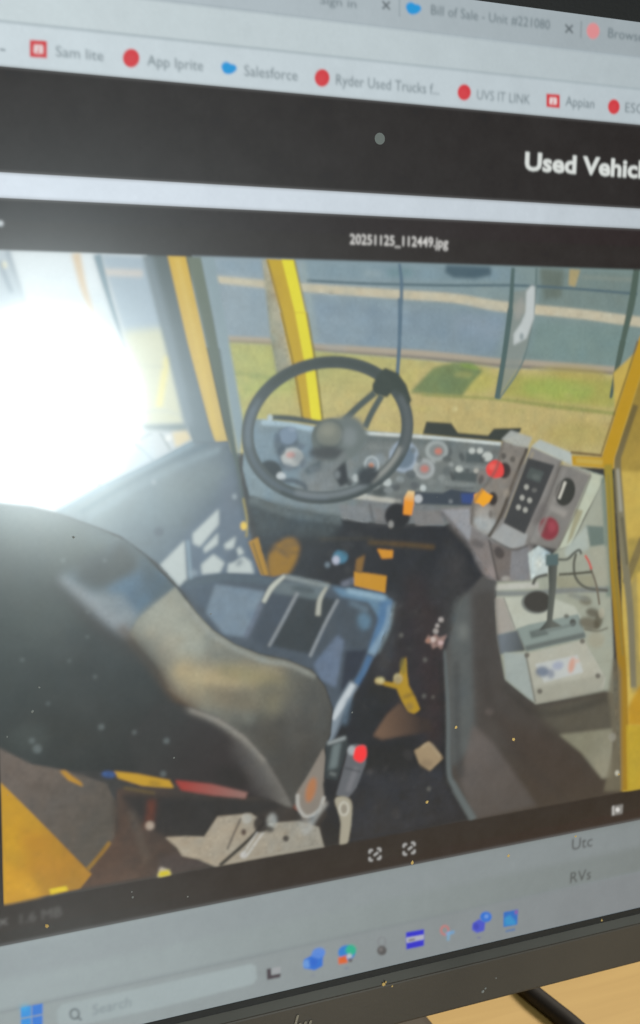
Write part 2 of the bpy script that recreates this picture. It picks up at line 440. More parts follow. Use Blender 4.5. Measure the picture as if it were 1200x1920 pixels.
# left side window and frames
HZ = .10
item('displayed_photo', 'side_window', 'bright side window at the left of the displayed photo')
poly([(-6, 468), (275, 478), (320, 620), (362, 828), (292, 866), (180, 919), (109, 962), (-6, 948)], (196, 204, 206), 2, hz=.05)
detail()
poly([(-6, 468), (16, 470), (52, 570), (-6, 590)], (190, 202, 208), 5, .9, hz=HZ)
ell(8, 498, 6, 7, (232, 230, 200), 3, .8, hz=HZ)
line([(14, 470), (52, 575)], 8, (128, 142, 154), 4, .8, hz=HZ); line([(-2, 490), (22, 550)], 7, (110, 126, 140), 4, .6, hz=HZ)
poly([(20, 472), (172, 476), (205, 590), (52, 590)], (226, 236, 238), 6, .8, hz=HZ)
poly([(55, 555), (200, 545), (215, 600), (60, 600)], (204, 216, 220), 9, .5, hz=HZ)
line([(142, 475), (158, 545), (178, 600)], [17, 12, 9], (216, 190, 150), 4, .8, hz=HZ)
poly([(190, 478), (272, 482), (318, 640), (236, 632)], (172, 188, 198), 4, .95, hz=HZ)
line([(193, 511), (268, 514)], 13, (214, 208, 198), 4, .8, hz=HZ)
line([(182, 478), (205, 560), (235, 655)], [15, 9, 6], (128, 150, 160), 3, .9, hz=HZ)
poly([(230, 622), (310, 615), (350, 800), (265, 800)], (212, 214, 186), 8, .9, hz=HZ)
line([(315, 668), (306, 715), (298, 765)], 13, (232, 224, 158), 4, .9, hz=HZ)
line([(245, 685), (310, 690)], 5, (190, 196, 180), 4, .5, hz=HZ)
poly([(-6, 590), (60, 572), (160, 580), (225, 640), (262, 720), (262, 810), (215, 890), (109, 960), (-6, 946)], (236, 242, 244), 14, .95)  # white glare painted into the window, under the lamp's own reflection
poly([(262, 798), (352, 794), (352, 812), (275, 806)], (134, 148, 150), 4, .9, hz=HZ)
line([(252, 780), (300, 770), (350, 784)], 5, (196, 204, 196), 4, .6, hz=HZ)
poly([(322, 812), (352, 808), (362, 826), (330, 842)], (224, 210, 170), 4, .9, hz=HZ)
line([(252, 832), (270, 848), (288, 866)], 4, (138, 152, 158), 3, .8, hz=HZ); line([(175, 888), (188, 914)], 5, (150, 164, 168), 3, .8, hz=HZ)
line([(300, 812), (320, 845)], 4, (140, 150, 146), 3, .7, hz=HZ)
line([(284, 812), (262, 826)], 4, (150, 160, 160), 3, .6, hz=HZ)
ell(316, 822, 6, 6, (236, 238, 232), 3, .8, hz=HZ)
poly([(220, 850), (285, 840), (292, 864), (240, 888)], (198, 214, 222), 8, .7, hz=HZ)
item('displayed_photo', 'door_frame', 'grey door frame beside the bright window')
poly([(268, 479), (318, 481), (356, 644), (394, 797), (410, 836), (362, 832), (345, 790), (308, 640)], ((112, 122, 122), (290, 500), (128, 142, 148), (370, 800)), 4, hz=.075)
detail()
line([(276, 480), (318, 640), (355, 800)], 16, (152, 166, 174), 6, .6, hz=.09)
item('displayed_photo', 'yellow_post', 'yellow post of the door frame')
poly([(314, 480), (349, 481), (382, 625), (420, 797), (428, 828), (405, 832), (393, 797), (352, 644)], ((206, 172, 66), (335, 490), (200, 178, 108), (410, 820)), 2.4, hz=.02)
detail()
line([(332, 485), (365, 630), (408, 820)], 9, (214, 188, 98), 4, .6, hz=.02)
item('displayed_photo', 'door_seal', 'dark seal strip beside the yellow post')
poly([(349, 481), (378, 482), (402, 600), (438, 797), (452, 900), (464, 975), (470, 1040), (458, 1000), (448, 930), (428, 830), (420, 797), (382, 625)], ((112, 122, 108), (365, 500), (92, 104, 100), (440, 850)), 3, hz=.03)
item('displayed_photo', 'glass_edge', 'pale strip along the windscreen edge')
poly([(378, 482), (402, 484), (422, 600), (440, 700), (458, 800), (448, 860), (436, 797), (404, 610)], (140, 158, 164), 3, hz=.02)

# door panel with the light patches
item('displayed_photo', 'door_panel', 'grey blue inner door panel under the side window')
poly([(105, 962), (180, 919), (292, 866), (362, 829), (428, 829), (440, 870), (455, 960), (482, 1060), (506, 1092), (340, 1105), (300, 1060), (225, 1005)], ((138, 152, 156), (200, 940), (100, 112, 124), (450, 1040)), 2.5, hz=.06)
detail()
line([(105, 962), (180, 920), (292, 868), (362, 830)], 12, (148, 168, 178), 4, .8, hz=.09)
line([(150, 962), (220, 920), (310, 872), (390, 834)], 6, (100, 120, 130), 4, .8, hz=.04)
line([(165, 972), (240, 926), (330, 878), (415, 842)], 10, (146, 164, 172), 5, .7, hz=.05)
ell(360, 905, 70, 35, (132, 144, 146), 14, .7, -20, hz=.06); ell(300, 950, 60, 40, (134, 148, 152), 14, .6, hz=.06)
poly([(360, 990), (420, 940), (455, 950), (482, 1075), (350, 1085), (300, 1060)], (104, 118, 132), 8, .8, hz=.015)
poly([(412, 900), (445, 890), (460, 1000), (420, 1010)], (106, 118, 130), 9, .7, hz=.015)
ell(298, 998, 10, 9, (104, 114, 122), 3, .9, hz=.03)
for p in ([(300, 1060), (346, 1014), (350, 1088), (336, 1100)], [(361, 1002), (410, 955), (410, 984), (375, 1026), (362, 1020)],
          [(381, 1029), (409, 1000), (408, 1021), (384, 1038)], [(420, 1022), (442, 1007), (438, 1028), (424, 1033)], [(443, 1031), (450, 1026), (458, 1038), (445, 1044)],
          [(377, 1060), (400, 1040), (421, 1056), (412, 1075), (379, 1078)], [(428, 1058), (456, 1044), (470, 1054), (476, 1076), (426, 1076)]):
    item('displayed_photo', 'light_patch'); poly(p, (188, 198, 196), 3.4, hz=.02)

detail()
ell(436, 1044, 9, 12, (92, 104, 116), 4, .9, 30); ell(424, 1036, 8, 4, (104, 116, 126), 4, .8, -30); ell(449, 1056, 5, 8, (100, 112, 122), 4, .7, 40)
line([(352, 1014), (358, 1088)], 5, (150, 174, 186), 3, .7); ell(362, 1075, 9, 6, (150, 166, 176), 4, .6); ell(440, 932, 5, 5, (158, 172, 178), 3, .7)
line([(425, 836), (440, 880), (452, 950), (476, 1050)], 6, (84, 96, 104), 4, .7)
ell(420, 848, 6, 8, (96, 110, 118), 4, .6); ell(288, 905, 5, 5, (170, 180, 184), 3, .5)
# darkness under the dashboard and the floor
item('displayed_photo', 'cab_floor', 'dark cab floor and footwell')
poly([(456, 900), (640, 940), (830, 980), (930, 1085), (890, 1180), (838, 1230), (850, 1470), (890, 1535), (640, 1590), (560, 1500), (500, 1080)], ((56, 62, 66), (500, 950), (43, 42, 45), (640, 1040)), 4)
detail()
poly([(465, 935), (560, 960), (640, 985), (620, 1010), (480, 1000)], (68, 76, 78), 8, .7)
poly([(700, 1120), (880, 1120), (840, 1260), (830, 1380), (700, 1300)], (52, 46, 48), 12, .7)
poly([(660, 1440), (830, 1440), (860, 1530), (650, 1590)], (52, 52, 56), 12, .8)
line([(770, 1080), (800, 1160), (812, 1260), (815, 1400)], [30, 50, 40, 30], (54, 44, 44), 14, .8)
line([(735, 1110), (730, 1200), (715, 1260)], 22, (66, 68, 70), 9, .6); line([(860, 1040), (850, 1120), (835, 1200)], 24, (62, 60, 60), 10, .8)
ell(716, 1300, 30, 22, (30, 28, 30), 8, .8); ell(730, 1420, 60, 30, (36, 35, 37), 14, .7)
poly([(840, 1010), (900, 1100), (870, 1180), (800, 1120)], (56, 54, 55), 10, .7)
ell(690, 1340, 30, 40, (42, 42, 44), 8, .8)
item('displayed_photo', 'yellow_panel', 'dull yellow rounded panel in the footwell')
poly([(506, 1035), (540, 1010), (560, 1022), (556, 1050), (535, 1082), (506, 1082)], (148, 112, 34), 5, sm=True)
item('displayed_photo', 'yellow_rail', 'short yellow rail by the door')
poly([(466, 1017), (484, 1008), (504, 1080), (490, 1080)], (170, 130, 44), 2.5)
detail()
line([(474, 1018), (494, 1080)], 3, (96, 84, 50), 2, .7)
line([(456, 935), (463, 975), (462, 1008)], 4, (160, 146, 76), 2.4, .8); ell(457, 987, 6, 8, (220, 190, 82), 2.5)
ell(487, 926, 7, 6, (170, 160, 110), 3, .6)
item('displayed_photo', 'pipe_joint', 'blue grey pipe joint in the footwell')
ell(638, 1045, 14, 12, (72, 122, 146), 3); ell(630, 1051, 7, 8, (176, 180, 196), 3); ell(614, 1060, 5, 5, (110, 124, 134), 3)
detail()
line([(690, 1018), (760, 1022), (815, 1027)], 8, (92, 72, 38), 4, .8)
line([(600, 1012), (700, 1010)], 5, (72, 66, 52), 4, .6)
line([(640, 1098), (670, 1090), (700, 1100)], 12, (112, 118, 132), 4, .8)
item('displayed_photo', 'yellow_bracket', 'yellow bracket in front of the seat')
poly([(664, 1072), (725, 1081), (722, 1113), (664, 1099)], (194, 140, 28), 2.4)
poly([(668, 1050), (684, 1040), (678, 1076), (666, 1072)], (128, 96, 46), 3)
item('displayed_photo', 'yellow_bracket', 'small yellow tab in the footwell')
poly([(707, 1030), (737, 1033), (736, 1047), (716, 1048)], (204, 140, 34), 2.4)
item('displayed_photo', 'yellow_pedal', 'yellow pedal on the cab floor')
poly([(704, 1276), (736, 1281), (748, 1266), (756, 1246), (761, 1232), (763, 1262), (766, 1286), (778, 1308), (788, 1331), (776, 1340), (764, 1336), (754, 1316), (744, 1292), (722, 1286)], (172, 138, 26), 2.6)
detail()
ell(712, 1277, 9, 6, (196, 182, 130), 3); ell(746, 1273, 8, 9, (196, 180, 130), 3, .9); ell(756, 1250, 6, 16, (120, 112, 50), 3, .6)
for _ in range(60):
    x, y = rng.uniform(655, 835), rng.uniform(1130, 1560); g = rng.uniform(30, 84)
    ell(x, y, rng.uniform(3, 16), rng.uniform(2, 9), (g + 3, g, g), 4, rng.uniform(.15, .5), rng.uniform(0, 180))
for _ in range(30):
    x, y = rng.uniform(480, 900), rng.uniform(985, 1075); g = rng.uniform(30, 74)
    ell(x, y, rng.uniform(5, 26), rng.uniform(2, 8), (g, g, g), 4, rng.uniform(.15, .5), rng.uniform(-20, 60))
item('displayed_photo', 'floor_scrap', 'brown scrap on the cab floor')
poly([(700, 1380), (726, 1340), (750, 1318), (768, 1338), (806, 1350), (812, 1372), (770, 1378), (717, 1387)], ((112, 88, 70), (712, 1375), (58, 48, 44), (790, 1356)), 4)
item('displayed_photo', 'paper_scrap', 'tan scrap of paper on the cab floor')
poly([(777, 1408), (804, 1392), (832, 1422), (806, 1446), (786, 1432)], (158, 138, 108), 2.8)
detail(); line([(790, 1402), (806, 1396), (826, 1420)], 4, (176, 158, 128), 3, .7); ell(800, 1432, 12, 8, (132, 114, 90), 4, .6)
item('displayed_photo', 'pink_rag', 'small pink rag near the console foot')
poly([(797, 1204), (803, 1192), (810, 1197), (816, 1189), (823, 1197), (838, 1191), (832, 1204), (828, 1218), (820, 1212), (811, 1217), (808, 1207)], (150, 124, 116), 3)
detail()
ell(812, 1200, 5, 5, (206, 190, 182), 2.4, .8); ell(826, 1206, 5, 4, (206, 178, 176), 2.4, .8); ell(818, 1208, 3, 5, (120, 96, 90), 2.4, .7); ell(803, 1202, 4, 4, (168, 120, 96), 2.4, .7)
for x, y, r in ((827, 1163, 5), (820, 1174, 4), (817, 1184, 5)): ell(x, y, r, r, (172, 168, 166), 2.5, .85)
for x, y, r in ((752, 1192, 4), (797, 1238, 4), (795, 1306, 4), (812, 1308, 3), (804, 1480, 4)): ell(x, y, r, r, (112, 112, 106), 3, .6)

# dashboard
item('displayed_photo', 'dashboard', 'grey dashboard behind the steering wheel')
poly([(462, 800), (480, 786), (600, 803), (690, 810), (850, 822), (938, 832), (950, 860), (930, 930), (900, 960), (835, 985), (700, 980), (640, 972), (540, 955), (468, 930), (455, 880)], ((124, 142, 150), (490, 850), (114, 120, 118), (720, 860)), 2.4)
detail()
poly([(465, 800), (590, 812), (600, 905), (520, 915), (470, 880)], (118, 138, 150), 8, .7)
line([(490, 793), (540, 797), (590, 806)], 10, (166, 190, 202), 3, .9)
line([(510, 783), (550, 786), (604, 795)], [10, 11, 9], (74, 84, 82), 2.5)
ell(506, 785, 5, 7, (176, 196, 206), 2.5, .9)
line([(680, 813), (760, 818), (850, 824), (940, 833)], 7, (198, 206, 202), 2.2)
line([(680, 822), (760, 827), (850, 833)], 9, (94, 104, 104), 4, .7)
poly([(600, 850), (660, 848), (650, 930), (560, 945), (560, 880)], (116, 122, 122), 8, .7)
poly([(690, 930), (830, 952), (834, 985), (780, 984), (690, 978), (640, 972)], (116, 120, 122), 3, .9)
poly([(470, 930), (560, 952), (640, 967), (640, 985), (540, 972), (466, 945)], (90, 99, 100), 4, .9)
poly([(634, 946), (690, 952), (692, 981), (642, 974)], (124, 128, 130), 2.6, .95)
poly([(702, 953), (748, 958), (746, 985), (704, 982)], (116, 116, 116), 2.6, .95)
poly([(775, 958), (826, 958), (834, 984), (778, 986)], (126, 124, 122), 3, .9)
line([(655, 930), (700, 935), (752, 942)], 9, (184, 184, 174), 2.6, .9); ell(680, 926, 9, 7, (186, 188, 178), 3)
line([(693, 945), (700, 978)], 4, (82, 80, 80), 3, .8); line([(690, 984), (780, 986)], 6, (60, 60, 62), 4, .7)
# instruments on it
poly([(512, 830), (525, 805), (552, 806), (562, 835), (545, 850), (566, 860), (558, 880), (528, 880)], (82, 94, 104), 4, .85)
item('displayed_photo', 'gauge', 'blue grey round gauge left of the steering hub')
ell(540, 818, 17, 16, (120, 138, 156), 3)
item('displayed_photo', 'gauge', 'white ringed gauge with a red needle left of the steering hub')
ell(548, 858, 21, 18, (176, 182, 180), 3)
detail()
ell(545, 854, 9, 6, (198, 136, 126), 3, .7); ell(548, 866, 9, 5, (196, 198, 194), 3, .6)
item('displayed_photo', 'dark_knob', 'dark oval knob at the left of the dashboard')
ell(508, 882, 22, 18, (58, 66, 70), 3, 1, 20)
detail()
ell(527, 895, 9, 9, (186, 194, 196), 2.5); ell(540, 878, 10, 8, (108, 120, 130), 4, .7)
poly([(570, 880), (605, 860), (600, 880), (575, 892)], (76, 90, 96), 4, .8)
line([(520, 905), (548, 902), (572, 912), (572, 922)], 9, (74, 84, 92), 3, .9)
poly([(575, 905), (610, 885), (632, 915), (580, 925)], (128, 134, 136), 5, .6)
item('displayed_photo', 'column_slot', 'dark slot below the steering hub')
poly([(624, 886), (648, 858), (650, 880), (654, 906), (638, 914), (630, 900)], (54, 57, 60), 3)
detail()
ell(632, 891, 6, 8, (124, 132, 134), 3, .8)
item('displayed_photo', 'gauge', 'small gauge with an orange needle right of the steering column')
ring(697, 872, 12, 14, 5, (172, 182, 184), 2.5); ell(697, 872, 9, 11, (142, 152, 156), 3)
detail()
ell(696, 874, 5, 5, (202, 136, 100), 2.5, .9); ell(712, 862, 12, 10, (160, 172, 180), 4, .4)
item('displayed_photo', 'gauge', 'large blue grey gauge beside the wheel rim')
ell(757, 857, 25, 28, (106, 122, 136), 2.5); ring(757, 857, 24, 26, 7, (160, 174, 188), 3.2, .85)
item('displayed_photo', 'gauge', 'upper white ringed gauge with red needle right of the wheel')
ell(826, 848, 22, 15, (86, 92, 92), 3); ell(819, 846, 17, 15, (126, 132, 130), 2.6); ring(819, 846, 18, 16, 6, (170, 178, 176), 3.2, .85)
detail()
ell(822, 847, 7, 6, (206, 118, 98), 3, .8)
item('displayed_photo', 'gauge', 'lower white ringed gauge with red needle right of the wheel')
ell(795, 880, 17, 16, (140, 144, 143), 2.5); ring(795, 880, 17, 16, 6, (172, 178, 178), 3.2, .85)
detail()
ell(796, 880, 8, 7, (192, 116, 104), 3, .8)
item('displayed_photo', 'switch_box', 'dark switch with pale marks below the dashboard top')
poly([(874, 849), (925, 852), (924, 870), (872, 868)], (84, 92, 92), 3)
detail()
for x, y, r in ((885, 846, 6), (900, 846, 6), (914, 857, 10)): ell(x, y, r, r * .9, (196, 202, 196), 2.4, .9)
item('displayed_photo', 'switch_box', 'dark switch in the second row of the dashboard')
poly([(851, 884), (897, 887), (893, 906), (848, 902)], (80, 87, 87), 3)
detail()
ell(861, 880, 7, 6, (190, 196, 190), 2.4, .9); ell(893, 883, 5, 5, (182, 180, 170), 2.4, .8); ell(876, 883, 5, 4, (70, 74, 74), 2.4, .7)
line([(825, 905), (890, 912)], 6, (140, 146, 144), 4, .6); ell(905, 895, 9, 14, (150, 132, 122), 5, .6)
for x, y, r in ((667, 897, 7), (704, 913, 7), (726, 905, 8), (793, 916, 6)): ell(x, y, r, r, (188, 196, 194), 2.4, .9)
ell(712, 922, 16, 10, (62, 68, 68), 4, .8); ell(685, 888, 16, 14, (72, 80, 82), 4, .7); ell(765, 905, 20, 14, (98, 104, 104), 5, .6)
poly([(740, 930), (760, 925), (772, 960), (765, 985), (735, 985)], (86, 88, 88), 4, .5)
item('displayed_photo', 'black_knob', 'black round knob below the yellow lever')
ell(745, 968, 24, 24, (40, 39, 41), 3)
detail()
ell(733, 984, 5, 7, (150, 150, 146), 2.4, .8)
item('displayed_photo', 'dark_lever', 'dark horizontal lever with blue sleeve')
poly([(776, 923), (830, 925), (846, 917), (892, 925), (892, 950), (840, 948), (778, 946)], (62, 69, 78), 2.6)
detail()
poly([(864, 926), (892, 926), (892, 946), (866, 944)], (56, 76, 132), 3, .9)
ell(784, 936, 8, 8, (186, 190, 192), 2.4, .95); ell(845, 941, 4, 4, (130, 136, 140), 2.4, .7)
item('displayed_photo', 'yellow_knob', 'upright yellow lever knob on the dashboard')
poly([(756, 965), (758, 934), (765, 921), (777, 922), (776, 945), (772, 967)], ((226, 196, 140), (768, 922), (228, 146, 26), (764, 942)), 2.2)

detail()
for x, y, rx, ry, c in ((838, 862, 9, 6, (84, 90, 90)), (846, 872, 5, 4, (150, 156, 154)), (838, 884, 8, 8, (92, 98, 98)), (828, 897, 7, 6, (140, 146, 144)), (866, 858, 5, 9, (70, 76, 76)), (905, 862, 5, 5, (70, 74, 74)), (930, 848, 8, 6, (110, 112, 108)),
                        (848, 893, 4, 9, (66, 70, 70)), (902, 900, 5, 9, (72, 70, 68)), (770, 890, 10, 8, (84, 90, 92)), (778, 912, 9, 7, (88, 92, 94)), (750, 900, 8, 6, (140, 148, 148)), (742, 915, 9, 6, (78, 82, 84)), (812, 866, 5, 4, (160, 166, 164)),
                        (655, 905, 6, 8, (60, 64, 66)), (676, 912, 8, 6, (78, 84, 86)), (690, 921, 9, 6, (84, 88, 88)), (728, 920, 9, 6, (130, 136, 136)), (810, 905, 9, 5, (126, 132, 130)), (786, 862, 6, 8, (100, 106, 106)), (775, 845, 5, 6, (100, 108, 110)),
                        (590, 880, 12, 6, (102, 112, 118)), (565, 838, 7, 6, (98, 110, 122)), (528, 846, 7, 9, (70, 82, 92)), (520, 822, 6, 9, (88, 102, 114)), (548, 806, 8, 4, (140, 156, 172)), (568, 870, 6, 9, (104, 114, 122))):
    ell(x, y, rx, ry, c, 2.6, .75, rng.uniform(-20, 20))
line([(835, 915), (870, 917), (890, 916)], 4, (90, 94, 94), 2.6, .8); line([(690, 838), (740, 842)], 4, (128, 134, 132), 3, .5); line([(860, 875), (925, 878)], 3, (140, 146, 144), 2.4, .6)
# dark mats on top of the dashboard
item('displayed_photo', 'dark_tray', 'dark tray shape on top of the dashboard')
poly([(799, 791), (846, 794), (859, 812), (915, 817), (926, 804), (978, 803), (975, 812), (941, 829), (860, 822), (792, 815)], (60, 64, 58), 2.4)

# steering wheel
item('displayed_photo', 'steering_wheel', 'large dark steering wheel in the displayed photo')
ring(614, 807, 151, 126, 23, (76, 84, 84), 2.2, 1, -12.5)
poly([(708, 704), (722, 690), (746, 700), (762, 722), (772, 752), (764, 762), (752, 738), (740, 730), (726, 746), (712, 744), (698, 738), (698, 722)], (62, 70, 64), 2.4)
line([(703, 737), (670, 765), (645, 790)], 13, (80, 90, 86), 2.4)
line([(716, 742), (697, 775), (684, 803)], 12, (82, 92, 88), 2.4)
ell(622, 822, 38, 36, (92, 101, 98), 3)
poly([(600, 800), (660, 780), (690, 815), (672, 850), (640, 868), (590, 850)], (106, 115, 113), 5, sm=True)
detail()
ell(617, 814, 25, 25, (118, 122, 112), 5, .9); ell(615, 808, 14, 11, (140, 142, 128), 6, .8); ring(617, 815, 27, 27, 5, (84, 92, 88), 3, .6)
ell(612, 850, 34, 13, (64, 66, 68), 5, .85)
line([(648, 850), (608, 900), (580, 915)], 10, (118, 124, 124), 4, .8); line([(655, 860), (662, 905)], 7, (128, 132, 130), 4, .6)
ell(655, 820, 14, 18, (140, 148, 150), 6, .5)
# the rim's lit and dark sides
ring(614, 807, 151, 126, 8, (96, 108, 118), 4, .8, -12.5, t0=100, t1=215)
ring(614, 807, 157, 132, 6, (58, 64, 64), 3, .7, -12.5, t0=60, t1=135)
ring(614, 807, 147, 122, 9, (124, 132, 136), 4, .8, -12.5, t0=70, t1=125)
ring(614, 807, 147, 122, 8, (160, 162, 156), 4, .8, -12.5, t0=30, t1=66)
ring(614, 807, 152, 127, 12, (66, 74, 68), 5, .7, -12.5, t0=235, t1=345)
ring(614, 807, 150, 125, 7, (118, 132, 140), 5, .6, -12.5, t0=180, t1=222)
ell(690, 893, 22, 15, (52, 56, 60), 4, .9, -35)
ring(614, 807, 152, 127, 10, (108, 114, 116), 5, .5, -12.5, t0=345, t1=395)
ell(560, 860, 14, 14, (78, 88, 96), 5, .4)

# console at the right
item('displayed_photo', 'console_base', 'grey console body below the control boxes')
poly([(825, 955), (885, 950), (920, 1005), (1000, 1020), (995, 1093), (930, 1092), (880, 1020)], (126, 122, 120), 3)
detail()
poly([(826, 957), (880, 955), (884, 985), (880, 1018)], (150, 152, 156), 3, .9)
line([(826, 960), (880, 1022), (932, 1092)], 8, (104, 100, 100), 4, .8)
poly([(881, 1012), (917, 1015), (932, 1090), (912, 1088), (890, 1050)], (128, 120, 116), 4, .8)
poly([(919, 1017), (960, 1030), (956, 1090), (932, 1090)], (110, 102, 97), 3, .9)
poly([(960, 1030), (992, 1024), (992, 1092), (956, 1090)], (128, 128, 130), 3, .9)
ell(936, 1037, 9, 12, (70, 64, 62), 3, .85, -30); ell(895, 1020, 14, 7, (86, 82, 80), 4, .7, 20); ell(948, 1086, 8, 5, (170, 168, 162), 3, .7)
ell(921, 1075, 9, 14, (150, 138, 134), 5, .6)
line([(917, 1012), (934, 1090)], 4, (72, 66, 62), 2.4, .8)
item('displayed_photo', 'switch_panel', 'narrow switch panel with red and yellow knobs')
poly([(943, 826), (992, 839), (984, 870), (930, 990), (916, 1006), (882, 984), (886, 940), (925, 890)], (132, 126, 118), 2.6)
detail()
poly([(940, 825), (958, 808), (998, 821), (990, 840), (965, 836)], (168, 172, 166), 2.6, .95)
ell(912, 985, 26, 16, (168, 174, 174), 5, .8, 25); ell(908, 962, 16, 12, (168, 166, 160), 5, .6)
ell(944, 856, 5, 6, (74, 70, 66), 2.4, .8); ell(961, 862, 5, 6, (84, 80, 74), 2.4, .8); ell(920, 965, 4, 8, (96, 88, 80), 3, .7)
item('displayed_photo', 'radio_box', 'grey control box with dark keypad face')
poly([(996, 838), (1054, 862), (1030, 930), (992, 1020), (965, 1030), (916, 1010), (945, 960)], (134, 131, 127), 2.6)
poly([(996, 838), (1012, 825), (1072, 850), (1072, 874), (1052, 864)], (178, 186, 180), 2.6)
detail()
poly([(944, 982), (990, 1003), (983, 1024), (958, 1030), (917, 1010)], (158, 161, 160), 3, .95)
line([(988, 842), (962, 905), (940, 965), (916, 1008)], 6, (70, 62, 52), 2.4, .9); line([(1000, 848), (975, 905), (947, 972)], 5, (160, 150, 126), 2.6, .7)
item('displayed_photo', 'keypad', 'dark keypad with pale buttons')
poly([(990, 859), (1040, 873), (1012, 940), (984, 1002), (944, 981), (965, 925)], (66, 66, 66), 2.4)
detail()
poly([(994, 877), (1020, 886), (1012, 906), (986, 896)], (84, 91, 88), 3, .9); ell(1005, 895, 8, 5, (104, 110, 106), 3, .6, 15)
for x, y in ((987, 914), (979, 934), (993, 939), (972, 952), (985, 957)): ell(x, y, 4.5, 5, (168, 168, 160), 2.2, .95)
ell(1002, 920, 5, 4, (112, 112, 108), 2.4, .8)
item('displayed_photo', 'side_box', 'grey side box with speaker hole and red stop button')
poly([(1052, 872), (1110, 890), (1085, 950), (1046, 1032), (990, 1020), (1020, 955)], (128, 125, 120), 2.6)
poly([(1074, 873), (1108, 886), (1132, 893), (1126, 915), (1098, 965), (1070, 1026), (1046, 1032), (1080, 955), (1108, 890)], (186, 192, 172), 2.6)
detail()
poly([(1080, 955), (1094, 958), (1072, 1010), (1062, 1024)], (150, 144, 112), 3, .8)
poly([(1054, 872), (1060, 868), (1110, 888), (1106, 893)], (166, 164, 152), 3, .7)
line([(1032, 952), (1062, 965)], 12, (158, 154, 148), 4, .8); ell(1012, 965, 10, 24, (112, 106, 104), 6, .7, 25)
item('displayed_photo', 'speaker_hole', 'dark oval hole in the side box')
ell(1060, 923, 18, 27, (60, 60, 55), 2.4, 1, 14)
detail()
line([(1060, 904), (1048, 936)], 5, (206, 204, 192), 2.2, .95); line([(1051, 912), (1042, 932)], 7, (84, 78, 72), 3, .8)
item('displayed_photo', 'stop_button', 'dull red round stop button on the console')
ell(1029, 992, 19, 22, (134, 56, 64), 3)
detail()
ell(1035, 988, 8, 10, (164, 76, 86), 4, .7); ell(1018, 990, 8, 14, (116, 60, 62), 5, .6)
item('displayed_photo', 'red_knob', 'bright red knob on the switch panel')
ell(946, 883, 12, 15, (62, 50, 48), 2.6)
poly([(912, 876), (925, 864), (937, 866), (944, 878), (942, 893), (926, 897), (914, 890)], (226, 70, 66), 2.2, sm=True)
detail()
ell(924, 876, 8, 6, (240, 112, 100), 3, .6)
item('displayed_photo', 'yellow_knob', 'yellow star shaped knob at the end of the dark lever')
ell(924, 936, 9, 13, (58, 50, 46), 2.6)
poly([(889, 928), (898, 924), (904, 916), (912, 924), (924, 931), (918, 942), (906, 951), (898, 945), (889, 944)], (236, 164, 34), 2)

detail()
line([(944, 828), (928, 885), (890, 940), (884, 985)], 5, (96, 90, 84), 3.5, .7); line([(1052, 866), (1022, 945), (990, 1018)], 7, (104, 100, 96), 4, .7)
line([(1060, 878), (1036, 945), (1010, 1005)], 5, (146, 143, 138), 3.5, .6); line([(1108, 892), (1082, 955), (1046, 1028)], 4, (112, 108, 100), 2.6, .7)
line([(990, 1022), (1046, 1034)], 6, (84, 80, 76), 4, .7); line([(918, 1010), (960, 1031), (990, 1024)], 4, (84, 80, 76), 2.6, .8)
ell(1004, 1000, 10, 20, (146, 144, 140), 5, .5, 25); ell(960, 900, 8, 26, (120, 112, 104), 6, .5, 24); ell(950, 925, 6, 8, (160, 150, 136), 4, .6)
line([(952, 945), (940, 975)], 4, (92, 84, 76), 2.6, .7); ell(972, 850, 10, 6, (122, 118, 112), 4, .6)
# white rear console with gear lever
item('displayed_photo', 'white_console', 'pale console with wiring right of the seat')
poly([(930, 1092), (994, 1090), (1046, 1030), (1072, 1022), (1100, 965), (1128, 905), (1140, 900), (1142, 1000), (1150, 1230), (1150, 1300), (1004, 1322), (945, 1275), (930, 1195)], (160, 164, 148), 3)
detail()
poly([(990, 1038), (1010, 1024), (1032, 1038), (1028, 1076), (995, 1088)], (188, 198, 194), 2.6)
poly([(1098, 986), (1132, 988), (1134, 1022), (1106, 1026)], (100, 116, 110), 3, .9)
line([(1132, 895), (1138, 1000), (1142, 1120)], 12, (112, 128, 116), 4, .8)
poly([(1060, 1030), (1100, 985), (1105, 1030), (1060, 1045)], (172, 182, 174), 4, .8)
poly([(1105, 1030), (1138, 1025), (1142, 1100), (1115, 1100)], (164, 164, 146), 4, .8)
poly([(1040, 1080), (1110, 1078), (1120, 1105), (1045, 1110)], (150, 148, 124), 4, .8)
line([(920, 1103), (965, 1100), (1010, 1098)], 11, (184, 184, 174), 2.6, .95)
line([(925, 1114), (1000, 1113), (1060, 1108), (1140, 1106)], 10, (124, 128, 126), 3, .9)
poly([(928, 1122), (1025, 1118), (1078, 1138), (1090, 1160), (976, 1178), (932, 1194)], (184, 188, 174), 3, .95)
poly([(926, 1122), (944, 1121), (966, 1182), (931, 1194)], (158, 152, 144), 3, .9)
line([(944, 1121), (966, 1180)], 3, (120, 118, 112), 2, .6)
item('displayed_photo', 'round_hole', 'dark round opening in the pale console')
ell(1006, 1130, 29, 22, (120, 124, 118), 2.6); ell(1008, 1129, 26, 20, (66, 63, 58), 2.4)
item('displayed_photo', 'gear_plate', 'grey base plate of the gear lever')
poly([(968, 1180), (990, 1172), (1084, 1152), (1092, 1170), (1098, 1196), (988, 1222), (978, 1205)], (136, 148, 142), 2.4)
detail()
poly([(992, 1185), (1020, 1178), (1030, 1190), (996, 1198)], (94, 102, 98), 3, .9); line([(985, 1217), (1040, 1204), (1097, 1191)], 10, (98, 104, 100), 3, .9)
